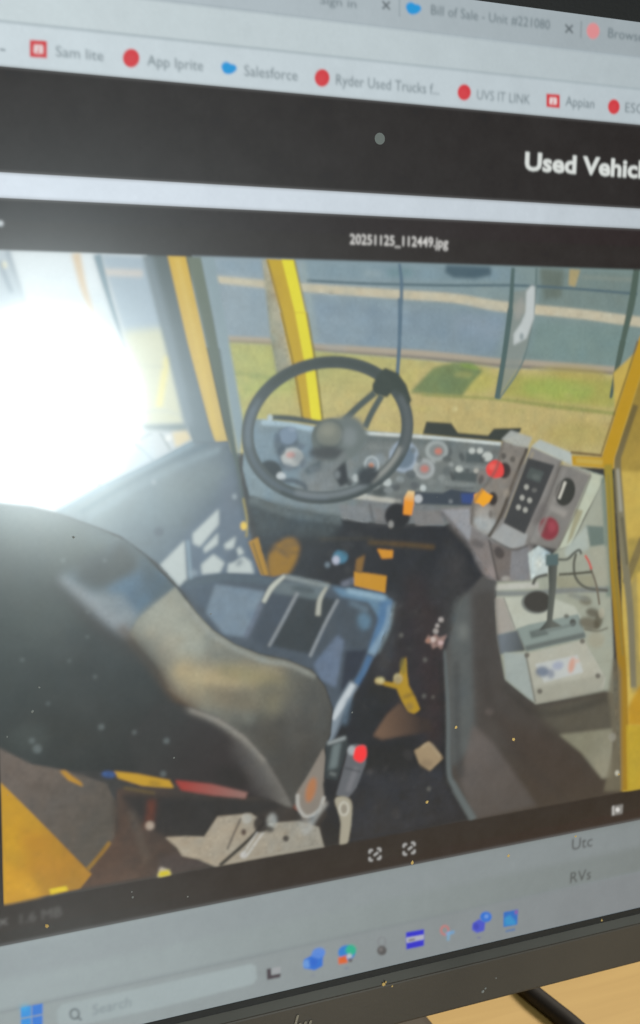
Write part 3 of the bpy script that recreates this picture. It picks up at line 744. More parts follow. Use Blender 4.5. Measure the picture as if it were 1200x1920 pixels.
ell(1074, 1168, 6, 7, (72, 70, 64), 2.4, .9); ell(1062, 1156, 5, 4, (88, 86, 78), 2.4, .8); line([(1003, 1187), (1042, 1180), (1080, 1170)], 6, (110, 118, 114), 3, .7)
item('displayed_photo', 'blue_grey_block', 'blue grey block beside the gear plate')
poly([(930, 1191), (970, 1182), (986, 1221), (936, 1228)], ((112, 120, 126), (940, 1205), (80, 84, 84), (982, 1205)), 3)  # blue grey, darker towards the right
item('displayed_photo', 'cover_plate', 'pale cover plate with a sticker')
poly([(944, 1225), (986, 1226), (1006, 1318), (990, 1311), (948, 1274)], (158, 167, 162), 3)
poly([(986, 1227), (1095, 1201), (1112, 1230), (1136, 1274), (1130, 1294), (1060, 1312), (1004, 1320)], (174, 174, 160), 2.4)
detail()
poly([(1000, 1290), (1134, 1264), (1130, 1296), (1004, 1321)], (156, 155, 140), 5, .8); line([(986, 1228), (1004, 1318)], 4, (118, 118, 110), 2.4, .8)
item('displayed_photo', 'sticker', 'white sticker with blue and orange marks')
poly([(1003, 1246), (1082, 1229), (1094, 1261), (1020, 1280)], (188, 192, 188), 3)
detail()
ell(1017, 1260, 13, 10, (100, 112, 132), 4, .85); ell(1033, 1264, 7, 9, (116, 124, 142), 4, .7); ell(1046, 1249, 11, 8, (146, 154, 178), 4, .7, -15)
ell(1072, 1248, 6, 15, (204, 146, 122), 4, .8, 12); ell(1082, 1240, 5, 4, (206, 170, 150), 3, .6)
for x, y in ((988, 1229), (1092, 1203), (1121, 1268), (1012, 1297)): ell(x, y, 5, 5, (96, 92, 84), 2.4, .85)
item('displayed_photo', 'gear_lever', 'upright grey gear lever on the console')
poly([(1027, 1046), (1046, 1046), (1043, 1100), (1036, 1164), (1054, 1175), (1010, 1183), (1025, 1165), (1029, 1100)], ((74, 77, 72), (1026, 1100), (98, 101, 94), (1044, 1100)), 2.2)
poly([(1023, 1040), (1047, 1038), (1047, 1060), (1023, 1062)], (86, 104, 104), 2.6)
item('displayed_photo', 'wiring', 'loose dark wires behind the gear lever')
line([(1046, 1050), (1064, 1049), (1076, 1038), (1086, 1032), (1090, 1040)], 5, (92, 94, 86), 2.2)
line([(1080, 1038), (1076, 1060), (1080, 1085), (1100, 1103), (1140, 1108)], 5, (94, 94, 84), 2.2)
line([(1107, 1066), (1118, 1098), (1124, 1135)], 4, (112, 104, 90), 2.2)
line([(1048, 1078), (1080, 1076), (1110, 1073)], 5, (84, 82, 70), 2.2); line([(1027, 1078), (1006, 1084), (999, 1097)], 6, (84, 84, 78), 2.4)
detail()
line([(1097, 1042), (1104, 1054), (1109, 1068)], 4, (200, 84, 74), 2.2, .95)
for x, y, rx, ry, c in ((1098, 1128, 12, 8, (112, 108, 92)), (1112, 1150, 14, 9, (92, 86, 72)), (1105, 1170, 20, 12, (104, 98, 82)), (1122, 1165, 8, 16, (88, 82, 66)), (1085, 1120, 22, 5, (130, 134, 126))): ell(x, y, rx, ry, c, 4, .85, 15)
ell(1128, 1150, 6, 10, (176, 172, 152), 3, .7); ell(1118, 1200, 16, 16, (158, 152, 130), 5, .6); line([(1095, 1180), (1120, 1184), (1140, 1178)], 4, (96, 90, 76), 2.4, .7)

# lower right: dark console side
item('displayed_photo', 'console_side', 'dark side panel of the console beside the floor')
poly([(932, 1092), (926, 1130), (932, 1200), (945, 1276), (1004, 1322), (1135, 1296), (1150, 1300), (1165, 1490), (890, 1540), (850, 1475), (838, 1420), (834, 1225), (870, 1120), (905, 1080)], ((82, 80, 78), (860, 1200), (70, 62, 55), (1010, 1420)), 4)
detail()
poly([(850, 1130), (880, 1110), (886, 1250), (890, 1400), (846, 1440), (842, 1250)], (90, 94, 93), 8, .9)
poly([(888, 1115), (926, 1105), (932, 1200), (945, 1280), (960, 1330), (900, 1370), (890, 1250)], (72, 67, 63), 8, .85)
poly([(886, 1360), (905, 1375), (928, 1399), (1008, 1512), (890, 1538), (862, 1466)], ((100, 93, 89), (890, 1400), (86, 80, 76), (950, 1520)), 6, .9)
poly([(1000, 1330), (1145, 1300), (1150, 1368), (1050, 1378)], (92, 88, 76), 9, .85)
poly([(1048, 1378), (1150, 1366), (1148, 1460), (1128, 1460), (1090, 1412)], ((132, 130, 110), (1090, 1390), (146, 143, 124), (1140, 1440)), 4, .95)
poly([(930, 1340), (1040, 1390), (1120, 1470), (1010, 1505)], (70, 60, 53), 10, .6)
ell(918, 1335, 8, 6, (104, 96, 92), 4, .6)
line([(905, 1240), (925, 1330), (985, 1430), (1060, 1500)], 14, (62, 56, 52), 9, .5)
line([(940, 1285), (1000, 1335), (1060, 1335), (1140, 1310)], 10, (58, 55, 50), 7, .7)
item('displayed_photo', 'floor_rail', 'pale curved rail along the console foot')
line([(834, 1220), (840, 1330), (841, 1445), (852, 1476), (888, 1538)], [4, 7, 9, 12, 14], (98, 105, 105), 3.6)
detail(); line([(826, 1240), (832, 1350), (833, 1445), (845, 1485)], 7, (38, 36, 38), 4, .6)
line([(856, 1240), (858, 1400), (866, 1460)], 12, (66, 66, 66), 6, .6)
ell(868, 1185, 10, 16, (122, 126, 122), 8, .5)

# yellow frame on the right
item('displayed_photo', 'right_glass', 'yellowish glass panel right of the frame')
poly([(1150, 700), (1215, 640), (1500, 600), (1500, 1480), (1168, 1484), (1165, 1000)], (196, 170, 84), 3)
detail()
poly([(1150, 870), (1205, 690), (1300, 650), (1300, 890), (1160, 884)], ((146, 122, 52), (1195, 730), (164, 140, 66), (1180, 870)), 4, .95)
poly([(1175, 1010), (1300, 1010), (1300, 1090), (1178, 1090)], (156, 138, 72), 6, .85)
line([(1206, 1010), (1172, 1095)], 14, (120, 108, 72), 3, .9)
poly([(1176, 1100), (1194, 1080), (1300, 1060), (1300, 1280), (1184, 1300)], (160, 144, 88), 5, .9)
poly([(1194, 1075), (1300, 1050), (1300, 1270), (1199, 1240)], (206, 178, 84), 4, .85)
poly([(1176, 1330), (1200, 1285), (1300, 1270), (1300, 1365), (1176, 1362)], (184, 140, 26), 5, .9)
poly([(1168, 1362), (1300, 1370), (1300, 1480), (1166, 1484)], (184, 158, 56), 4, .9)
item('displayed_photo', 'frame_seal', 'grey seal beside the yellow frame')
line([(1192, 760), (1165, 840), (1158, 870), (1163, 950), (1171, 1050), (1182, 1150), (1188, 1290)], [11, 12, 13, 15, 14, 13, 11], ((112, 98, 58), (1175, 800), (126, 120, 96), (1165, 950)), 3)
detail()
line([(1158, 880), (1164, 960)], 6, (168, 166, 150), 3, .8); line([(1166, 970), (1176, 1060)], 5, (92, 88, 68), 3, .7)
item('displayed_photo', 'yellow_frame', 'yellow window frame corner at the right of the displayed photo')
poly([(1198, 636), (1215, 600), (1206, 690), (1189, 743), (1168, 808), (1152, 860), (1150, 880), (1074, 873), (1072, 855), (1128, 858), (1153, 779), (1180, 697)], (186, 146, 26), 2.4)
line([(1140, 872), (1145, 960), (1150, 1060), (1158, 1150), (1166, 1250), (1169, 1340), (1171, 1420), (1172, 1483)], [15, 14, 14, 16, 17, 17, 18, 18], ((156, 138, 54), (1145, 900), (158, 122, 36), (1165, 1200)), 2.8)
detail()
line([(1080, 864), (1130, 868)], 10, (196, 170, 84), 3, .8); line([(1070, 849), (1129, 855)], 5, (104, 78, 46), 2.4, .9)
line([(1196, 640), (1178, 697), (1151, 779), (1127, 853)], 4, (116, 92, 36), 2.2, .7)
line([(1140, 890), (1152, 1060), (1168, 1230)], 4, (130, 120, 64), 2.6, .6)
poly([(1150, 1230), (1164, 1260), (1166, 1484), (1132, 1484), (1150, 1400), (1140, 1300)], (112, 106, 88), 5, .85)
ell(1148, 1383, 7, 8, (150, 148, 136), 3, .7); ell(1157, 1450, 4, 5, (200, 198, 180), 2.4, .8)
poly([(1176, 1484), (1174, 1360), (1300, 1366), (1300, 1484)], (184, 156, 50), 3, .9)

# seat cushion
item('displayed_photo', 'seat_cushion', 'blue grey seat cushion with pale seams')
poly([(338, 1102), (371, 1084), (425, 1077), (508, 1083), (533, 1078), (567, 1085), (617, 1096), (662, 1104), (717, 1114), (736, 1127), (728, 1167), (702, 1233), (668, 1290), (650, 1340), (622, 1400), (560, 1330), (480, 1260), (400, 1200)], (74, 83, 93), 2.6)
detail()
poly([(340, 1100), (375, 1085), (410, 1090), (395, 1150), (365, 1130)], (78, 92, 106), 4, .8)
poly([(404, 1096), (497, 1110), (480, 1150), (458, 1196), (420, 1190), (386, 1150)], (116, 133, 147), 4, .95)
line([(345, 1098), (420, 1084), (510, 1092)], 14, (82, 96, 106), 4, .85)
poly([(508, 1110), (556, 1115), (504, 1214), (470, 1200), (490, 1150)], (66, 74, 84), 4, .9)
poly([(562, 1112), (632, 1125), (582, 1228), (508, 1212)], (54, 58, 60), 4, .9)
poly([(520, 1090), (610, 1098), (600, 1125), (510, 1112)], (104, 116, 120), 4, .8)
ell(568, 1106, 22, 6, (70, 80, 84), 4, .8, 8); ell(585, 1118, 16, 5, (92, 104, 106), 4, .6, 8)
line([(534, 1082), (570, 1090), (618, 1100)], 8, (150, 160, 158), 3.5, .7)
poly([(622, 1102), (717, 1115), (735, 1128), (728, 1160), (705, 1220), (690, 1225), (712, 1160), (690, 1130), (640, 1120)], (102, 134, 158), 4, .95)
line([(650, 1108), (690, 1116), (722, 1124)], 10, (150, 180, 198), 4, .75)
line([(738, 1130), (728, 1180), (708, 1225)], 7, (116, 130, 134), 4, .7)
poly([(712, 1128), (736, 1128), (724, 1170), (700, 1225), (690, 1215), (708, 1165)], (76, 112, 150), 5, .75)
poly([(640, 1125), (690, 1135), (705, 1165), (690, 1220), (650, 1215), (625, 1190), (600, 1235), (590, 1225), (625, 1150)], (70, 78, 86), 5, .85)
ell(683, 1165, 12, 16, (104, 140, 164), 6, .7, -10); line([(655, 1130), (690, 1145)], 8, (120, 146, 164), 5, .5)
poly([(633, 1192), (645, 1202), (630, 1290), (600, 1275), (588, 1246)], (102, 117, 138), 4, .9)
poly([(648, 1221), (690, 1219), (668, 1270), (638, 1300)], (46, 49, 60), 4, .9)
line([(558, 1112), (533, 1160), (504, 1213)], 6, (136, 142, 146), 2.6, .9)
line([(634, 1125), (610, 1170), (581, 1232)], 6, (138, 144, 148), 2.6, .9)
line([(490, 1132), (475, 1165), (460, 1196)], 8, (104, 114, 130), 4, .8)
line([(730, 1135), (724, 1175), (696, 1228)], [6, 9, 14], (130, 154, 172), 4, .8)
line([(694, 1230), (682, 1258), (667, 1285)], 11, (74, 108, 144), 3.4, .9)
item('displayed_photo', 'strap', 'pale strap over the cushion edge')
line([(534, 1080), (510, 1102), (494, 1130)], [6, 9, 7], (186, 190, 178), 2.6)
item('displayed_photo', 'strap', 'second pale strap over the cushion edge')
line([(612, 1102), (600, 1125), (596, 1155)], [5, 8, 9], (172, 174, 162), 2.8)
item('displayed_photo', 'seat_rail', 'pale metal edge at the front of the cushion')
line([(664, 1282), (640, 1325), (622, 1372), (612, 1398)], [18, 18, 15, 10], (128, 140, 150), 3.5)
detail()
line([(662, 1284), (640, 1322), (624, 1350)], [9, 13, 8], (198, 206, 210), 3, .9); line([(655, 1310), (645, 1360)], 10, (96, 118, 136), 5, .6)

# lower left: panels, brackets under the seat
item('displayed_photo', 'floor_panel', 'brown grey floor panel left of the seat')
poly([(-8, 1390), (60, 1425), (200, 1470), (240, 1560), (215, 1580), (165, 1632), (-8, 1480)], ((104, 94, 86), (30, 1450), (86, 80, 72), (180, 1560)), 3)
item('displayed_photo', 'brown_floor', 'dark brown floor under the seat')
poly([(150, 1668), (170, 1630), (215, 1570), (220, 1480), (420, 1470), (600, 1500), (640, 1580), (400, 1626)], ((86, 66, 54), (200, 1640), (60, 54, 50), (380, 1560)), 4)
detail()
poly([(225, 1490), (560, 1505), (420, 1545), (380, 1572), (310, 1570), (260, 1540)], (46, 43, 42), 6, .9)
line([(285, 1500), (282, 1530), (278, 1555)], 16, (98, 52, 34), 5, .8); line([(245, 1520), (262, 1570), (275, 1620)], 12, (92, 82, 72), 6, .6)
poly([(330, 1600), (375, 1612), (395, 1625), (290, 1645), (300, 1610)], (78, 68, 66), 5, .6)
ell(281, 1549, 8, 8, (176, 162, 146), 3, .9); line([(215, 1500), (218, 1560)], 8, (62, 54, 48), 5, .6)
item('displayed_photo', 'yellow_floor', 'yellow floor plate in the lower left corner')
poly([(1, 1468), (60, 1526), (162, 1630), (172, 1640), (150, 1667), (6, 1696)], ((194, 148, 20), (20, 1600), (170, 124, 22), (120, 1610)), 2.2)
detail()
poly([(4, 1610), (60, 1650), (80, 1680), (6, 1696)], (206, 154, 18), 6, .8); poly([(30, 1540), (100, 1580), (130, 1640), (60, 1640)], (184, 132, 20), 9, .6)
line([(163, 1632), (186, 1606), (206, 1580)], 7, (150, 112, 24), 2.6, .9); poly([(92, 1668), (124, 1662), (128, 1670), (95, 1678)], (222, 196, 20), 2.4, .95)
item('displayed_photo', 'beige_bracket', 'beige metal bracket under the seat')
poly([(310, 1571), (348, 1569), (383, 1570), (408, 1532), (470, 1526), (500, 1545), (560, 1540), (598, 1552), (609, 1590), (500, 1608), (404, 1626), (372, 1612), (342, 1606), (332, 1590)], ((166, 154, 134), (340, 1590), (150, 146, 134), (580, 1570)), 2.4)
detail()
line([(500, 1538), (470, 1572), (412, 1624)], 7, (44, 41, 38), 2.4, .95); line([(452, 1535), (438, 1565), (426, 1594)], 4, (74, 68, 62), 2.4, .8)
line([(494, 1560), (462, 1606)], 4, (196, 196, 190), 2.4, .8); line([(484, 1560), (452, 1608)], 4, (190, 190, 184), 2.4, .7)
ell(490, 1546, 15, 16, (48, 42, 40), 3, .95); ell(462, 1536, 9, 9, (176, 176, 168), 3, .8); ell(510, 1540, 9, 14, (168, 172, 168), 4, .7)
ell(457, 1561, 5, 6, (74, 58, 52), 2.4, .9); ell(536, 1573, 6, 6, (52, 46, 44), 2.4, .9); ell(457, 1604, 6, 6, (206, 206, 204), 2.6, .8); ell(575, 1550, 12, 18, (166, 166, 160), 5, .6)
ell(506, 1556, 8, 6, (40, 38, 38), 3, .8)
item('displayed_photo', 'yellow_reflector', 'small yellow scrap at the lower edge of the displayed photo')
poly([(300, 1626), (316, 1632), (320, 1640), (296, 1646)], (196, 186, 170), 3, .9)
poly([(296, 1642), (300, 1634), (316, 1632), (321, 1641), (300, 1646)], (206, 190, 24), 2.6)

# seat back
SEAT = [(-8, 944), (60, 950), (112, 964), (180, 990), (228, 1012), (272, 1042), (300, 1074), (332, 1104), (366, 1148), (400, 1182), (440, 1208), (486, 1226), (540, 1238), (584, 1256), (610, 1288), (624, 1330), (620, 1380), (604, 1420), (592, 1480), (576, 1530), (548, 1518), (500, 1496), (400, 1490), (330, 1470), (220, 1450), (130, 1445), (60, 1434), (-8, 1400)]
item('displayed_photo', 'seat_back', 'large dark seat back in the foreground of the displayed photo')
clip('seat', SEAT, 2.4)
poly(SEAT, ((66, 72, 70), (60, 1150), (54, 50, 48), (400, 1420)), 3, hz=.012)
detail()
poly([(-10, 945), (112, 962), (228, 1012), (240, 1060), (120, 1060), (-10, 1030)], (118, 126, 122), 12, .8, within='seat', hz=.10)  # seat top painted lighter to widen the lamp's haze
ell(70, 1065, 130, 55, (98, 104, 100), 24, .75, within='seat', hz=.05)
ell(40, 1130, 100, 70, (78, 84, 81), 26, .6, within='seat', hz=.03)
ell(210, 1015, 60, 22, (118, 128, 128), 14, .7, 22, within='seat', hz=.05)
poly([(222, 1008), (272, 1040), (340, 1110), (290, 1180), (225, 1200), (130, 1110), (110, 1080), (190, 1050)], (106, 120, 126), 9, .9, within='seat', hz=.02)
poly([(200, 1030), (232, 1012), (262, 1048), (250, 1088), (180, 1105), (140, 1090), (150, 1050)], (76, 80, 78), 9, .95, within='seat', hz=.01)
poly([(200, 1104), (262, 1070), (318, 1078), (290, 1120), (250, 1160), (215, 1140)], (88, 116, 138), 8, .9, within='seat', hz=.01)
poly([(262, 1044), (298, 1072), (330, 1104), (300, 1140), (270, 1110)], (76, 92, 102), 7, .8, within='seat', hz=.01)
poly([(172, 1115), (230, 1118), (262, 1160), (235, 1180), (200, 1150)], (146, 156, 160), 9, .85, within='seat', hz=.02)
line([(112, 1086), (165, 1126), (212, 1166), (246, 1194)], [14, 26, 30, 16], (148, 156, 160), 8, .85, within='seat', hz=.02)
line([(96, 1092), (150, 1140), (205, 1190), (250, 1232)], [8, 18, 22, 20], (62, 56, 52), 10, .8, within='seat', hz=.006)
FACE = [(258, 1162), (330, 1100), (366, 1146), (400, 1182), (440, 1208), (486, 1226), (540, 1238), (584, 1256), (610, 1288), (624, 1330), (620, 1380), (604, 1425), (592, 1480), (572, 1528), (548, 1512), (520, 1465), (490, 1418), (450, 1376), (400, 1346), (360, 1330), (320, 1296), (290, 1245), (240, 1190)]
clip('face', FACE, 7)
poly(FACE, ((140, 142, 130), (300, 1160), (76, 74, 69), (560, 1390)), 3.4, 1, within='seat')
ell(320, 1175, 80, 40, (158, 160, 146), 14, .8, 42, within='face'); line([(318, 1244), (352, 1268), (400, 1276), (460, 1272), (530, 1258)], [34, 48, 44, 28, 12], (176, 160, 122), 15, .95, within='face'); ell(300, 1215, 30, 40, (160, 156, 138), 12, .7, -30, within='face')
line([(330, 1288), (380, 1310), (440, 1316), (500, 1305)], [20, 22, 18, 10], (138, 128, 102), 14, .7, within='face'); ell(470, 1268, 70, 14, (140, 132, 96), 12, .8, 12, within='face')
line([(345, 1130), (400, 1192), (486, 1236), (545, 1248), (592, 1270)], 9, (150, 154, 146), 4, .8, within='face')
ell(510, 1306, 36, 30, (118, 113, 90), 22, .6, within='face'); ell(590, 1330, 26, 60, (82, 82, 78), 12, .8, within='face'); ell(560, 1400, 40, 60, (74, 72, 68), 14, .7, within='face'); ell(505, 1380, 12, 40, (104, 98, 76), 10, .5, -25, within='face')
poly([(430, 1350), (560, 1340), (600, 1420), (570, 1500), (500, 1420)], (72, 69, 64), 14, .85, within='face')
line([(500, 1290), (545, 1330), (556, 1400)], 26, (92, 90, 84), 14, .6, within='face'); ell(465, 1345, 14, 14, (120, 122, 112), 8, .6, within='face')
ell(440, 1310, 60, 16, (112, 104, 86), 10, .6, 20, within='face'); ell(515, 1318, 9, 20, (146, 138, 106), 14, .6, 20, within='face')
# warm dark inner edge and the lower lobe
line([(225, 1175), (290, 1255), (335, 1310), (365, 1332)], 20, (96, 76, 54), 7, .7, within='seat')
LOBE = [(340, 1322), (362, 1330), (410, 1348), (458, 1381), (500, 1428), (530, 1478), (552, 1518), (500, 1497), (400, 1491), (330, 1470), (260, 1452), (240, 1380), (300, 1320)]
clip('lobe', LOBE, 3.5)
poly(LOBE, ((54, 52, 50), (280, 1380), (52, 44, 43), (430, 1440)), 5, .85, within='seat')
line([(350, 1326), (410, 1348), (458, 1382), (500, 1430), (550, 1516)], [12, 20, 26, 40, 44], (118, 115, 108), 7, .95, within='lobe')
line([(356, 1330), (400, 1345), (452, 1378), (498, 1428)], [10, 14, 14, 10], (146, 143, 134), 4.5, .8, within='lobe')
line([(440, 1390), (480, 1445), (525, 1508)], [18, 40, 34], (86, 83, 80), 11, .8, within='lobe')
ell(432, 1456, 34, 20, (44, 34, 34), 9, .85, 20, within='seat')
ell(70, 1150, 60, 60, (76, 82, 78), 24, .6, within='seat', hz=.015); ell(230, 1250, 90, 60, (52, 56, 55), 20, .6, within='seat'); ell(120, 1370, 110, 50, (54, 54, 50), 20, .6, within='seat')
ell(55, 1385, 40, 24, (74, 80, 76), 12, .5, within='seat')
for _ in range(60):
    x, y = rng.uniform(0, 340), rng.uniform(1060, 1440); r = rng.uniform(8, 30); g = rng.uniform(48, 74)
    ell(x, y, r, r * rng.uniform(.5, 1), (g, g + 4, g + 2), 12, rng.uniform(.1, .3), rng.uniform(0, 90), within='seat')
for x, y, r in ((118, 1052, 6), (196, 1052, 5), (220, 1010, 5), (165, 1148, 5), (164, 1195, 4), (178, 1270, 5), (252, 1374, 6), (312, 1390, 8), (70, 1405, 12), (60, 1390, 8), (190, 1364, 8), (306, 1452, 8), (130, 1240, 4), (42, 1238, 5), (90, 1320, 5)):
    ell(x, y, r * .7, r * .7, (128, 138, 138), 3, .42, within='seat', hz=.02)
line([(552, 1512), (575, 1528)], 8, (160, 90, 70), 4, .7, within='seat')

# belts and buckles
item('displayed_photo', 'yellow_belt', 'yellow strap under the seat back')
poly([(213, 1447), (258, 1452), (318, 1464), (326, 1478), (266, 1474), (222, 1460)], (190, 148, 38), 2.6)
poly([(112, 1446), (122, 1446), (152, 1468), (156, 1476), (128, 1464)], (182, 136, 42), 2.6)
detail()
ell(204, 1453, 13, 6, (58, 88, 142), 3, .9, 5); line([(232, 1478), (290, 1488)], 5, (108, 92, 48), 3, .7); ell(290, 1470, 12, 5, (120, 96, 34), 4, .5, 8)
item('displayed_photo', 'red_belt', 'red strap under the seat back')
poly([(328, 1464), (396, 1471), (464, 1487), (460, 1498), (400, 1492), (340, 1482)], ((156, 60, 52), (345, 1472), (144, 106, 98), (450, 1490)), 3)
item('displayed_photo', 'belt_strap', 'grey belt strap loop with tan patch')
poly([(606, 1404), (612, 1420), (606, 1470), (608, 1500), (590, 1528), (568, 1536), (556, 1510), (556, 1488), (580, 1450)], (134, 126, 116), 2.8)
detail()
ell(583, 1482, 9, 24, (176, 116, 72), 4, .9, 14); line([(558, 1490), (560, 1515), (575, 1532), (598, 1520), (608, 1494)], 6, (184, 184, 178), 2.6, .85)
line([(612, 1505), (590, 1535), (570, 1565)], 9, (164, 164, 158), 4, .7)
item('displayed_photo', 'buckle', 'dark seat belt buckle beside the red button one')
poly([(611, 1393), (648, 1380), (653, 1396), (640, 1440), (632, 1464), (608, 1460)], (56, 61, 62), 2.6)
detail()
poly([(624, 1398), (640, 1392), (632, 1440), (616, 1444)], (116, 128, 128), 4, .8); line([(614, 1395), (648, 1384)], 6, (170, 178, 178), 3, .7); line([(618, 1450), (630, 1454)], 6, (120, 126, 124), 3, .7)
poly([(606, 1468), (640, 1470), (636, 1500), (612, 1496)], (40, 40, 42), 4, .8)
item('displayed_photo', 'buckle', 'seat belt buckle with a bright red button')
poly([(652, 1410), (666, 1396), (686, 1400), (686, 1432), (668, 1478), (652, 1498), (630, 1492), (642, 1450)], (98, 100, 104), 2.6)
detail()
ell(660, 1408, 8, 9, (176, 182, 184), 3, .8); line([(668, 1440), (652, 1485)], 9, (124, 124, 128), 4, .7); line([(645, 1440), (676, 1448)], 4, (60, 60, 64), 2.6, .6)
item('displayed_photo', 'red_button', 'bright red release button of the buckle')
poly([(663, 1418), (668, 1402), (684, 1400), (687, 1418), (678, 1430), (666, 1426)], (248, 56, 58), 2.4, sm=True)
item('displayed_photo', 'belt_end', 'pale ring shaped belt end below the buckles')
poly([(628, 1502), (640, 1494), (656, 1500), (660, 1520), (656, 1560), (650, 1584), (637, 1584), (638, 1540)], (164, 158, 140), 2.6, sm=True)
detail()
ring(645, 1517, 8, 12, 4, (196, 194, 182), 2.4, .8); ell(645, 1518, 5, 8, (140, 134, 122), 2.6, .8)
poly([(600, 1545), (628, 1512), (638, 1545), (634, 1582), (609, 1590)], (40, 38, 40), 3.5, .9)

# keep the photo inside its frame
for a0, a1, b0, b1 in ((CU0, PIC0, T_PIC, B_PIC), (PIC1, CU1, T_PIC, B_PIC)):
    rect_mm(a0, a1, b0, b1, (46, 40, 37), .8)
VIEWER = [k for k, q in enumerate(ITEMS) if q[1] == 'photo_viewer'][0]
cur = VIEWER
rect_mm(CU0, PIC0 - .2, T_PIC + 2, B_PIC - 2, (46, 41, 39), 1.0); rect_mm(PIC1 + .2, CU1, T_PIC + 2, B_PIC - 2, (50, 39, 33), 1.0)
rect_mm(CU0, CU1, T_PIC + 8, T_PIC + .1, (48, 41, 37), 2.2); rect_mm(CU0, CU1, B_PIC - .2, B_PIC - 8, (48, 41, 38), 2.2)

# ---- writing and icons ---------------------------------------------------------------------------
G = (92, 106, 112)
item('photo_viewer', 'file_name'); text('20251125_112449.jpg', 656, 458, 840, 19, (226, 224, 220), 2.2, .9, .012)
item('photo_viewer', 'file_size'); text('1.6 MB', 38, 1733, 116, 19, (110, 108, 106), 3.4, .7)
item('photo_viewer', 'file_size'); text('px', -22, 1741, 16, 19, (122, 120, 118), 3, .8)
detail(); ell(1, 420, 5, 5, (214, 222, 226), 2.6, .9)
for nm, cx, cy in (('fullscreen_icon', 703, 1604), ('fit_icon', 767, 1593)):
    item('photo_viewer', nm)
    for dx, dy, ex_, ey_ in ((-10, -9, 6, 0), (-10, -9, 0, 6), (10, -12, -6, 0), (10, -12, 0, 6), (-10, 10, 6, 0), (-10, 10, 0, -6), (10, 7, -6, 0), (10, 7, 0, -6), (-2, 1, 8, -6)):
        line([(cx + dx, cy + dy), (cx + dx + ex_, cy + dy + ey_)], 4, (186, 186, 184), 2, .85)
item('photo_viewer', 'slideshow_icon'); poly([(1147, 1513), (1168, 1509), (1167, 1526), (1147, 1530)], (150, 148, 144), 2.6, .8)
detail(); ell(1158, 1519, 4, 4, (222, 220, 216), 2, .9); line([(1150, 1512), (1150, 1529)], 3, (200, 198, 194), 2, .7)
item('browser_window', 'page_heading'); text('Used Vehicles', 984, 319, 1243, 34, (222, 226, 222), 2.0, .97, .03)
item('browser_window', 'page_text'); text('Utc', 1072, 1595, 1110, 22, (66, 70, 72), 2.4, .92)
item('browser_window', 'page_text'); text('RVs', 1069, 1657, 1107, 21, (66, 70, 72), 2.4, .92)
def cross(x, y):
    item('browser_window', 'close_icon'); line([(x - 7, y - 8), (x + 7, y + 8)], 4, (96, 104, 108), 2, .85); line([(x + 7, y - 7), (x - 7, y + 7)], 4, (96, 104, 108), 2, .85)
def cloud(x, y):
    item('browser_window', 'cloud_icon'); ell(x - 5, y - 2, 9, 9, (26, 150, 214), 2.2); ell(x + 5, y + 1, 10, 8, (26, 150, 214), 2.2); ell(x - 1, y + 5, 10, 7, (26, 150, 214), 2.2)
def redsq(x, y, s):
    item('browser_window', 'bookmark_icon')
    poly([(x - s, y - s - 1), (x + s, y - s + 1), (x + s, y + s + 1), (x - s, y + s - 1)], (206, 52, 58), 2)
    detail(); poly([(x - s * .5, y - s * .5), (x + s * .55, y - s * .45), (x + s * .55, y + s * .55), (x - s * .55, y + s * .5)], (232, 222, 222), 2.4, .95)
    line([(x - s * .1, y + s * .5), (x + s * .05, y + s * .1)], s * .25, (206, 80, 84), 2, .8); ell(x + s * .05, y - s * .1, s * .18, s * .14, (210, 110, 112), 2, .7)
def reddot(x, y, rx, ry):
    item('browser_window', 'bookmark_icon'); ell(x, y, rx, ry, (208, 60, 66), 2)
    detail(); ell(x - 2, y + 2, rx * .6, ry * .6, (214, 76, 80), 4, .6)
item('browser_window', 'tab_label'); text('Sign in', 600, 8, 668, 17, G, 2.4, .92)
cross(724, 11); cloud(775, 16)
detail(); line([(749, -5), (749, 32)], 3, (146, 158, 164), 2, .8); line([(1090, 40), (1089, 72)], 3, (136, 146, 150), 2, .8)
item('browser_window', 'tab_label'); text('Bill of Sale - Unit #221080', 808, 28, 1032, 19, G, 2.4, .92)
cross(1067, 55)
item('browser_window', 'tab_icon'); ell(1112, 59, 12, 15, (222, 144, 146), 2.2)
item('browser_window', 'tab_label'); text('Browse', 1140, 71, 1206, 19, G, 2.4, .92)
item('browser_window', 'bookmark_label'); line([(0, 94), (10, 95)], 4, G, 2, .7)
redsq(72, 93, 16)
item('browser_window', 'bookmark_label'); text('Sam lite', 105, 107, 194, 21, G, 2.4, .92)
reddot(246, 110, 15.5, 17.5)
item('browser_window', 'bookmark_label'); text('App Iprite', 276, 124, 381, 21, G, 2.4, .92)
cloud(429, 128)
item('browser_window', 'bookmark_label'); text('Salesforce', 458, 143, 558, 21, G, 2.4, .92)
reddot(604, 147, 14, 16.5)
item('browser_window', 'bookmark_label'); text('Ryder Used Trucks f...', 630, 160, 824, 21, G, 2.4, .92)
reddot(870.5, 174, 12.5, 15)
item('browser_window', 'bookmark_label'); text('UVS IT LINK', 894, 187, 994, 19, G, 2.4, .85)
redsq(1037, 190, 12.5)
item('browser_window', 'bookmark_label'); text('Appian', 1060, 199, 1114, 19, G, 2.3, .92)
reddot(1151, 201, 11, 14)
item('browser_window', 'bookmark_label'); text('ESC', 1172, 211, 1206, 19, G, 2.3, .85)

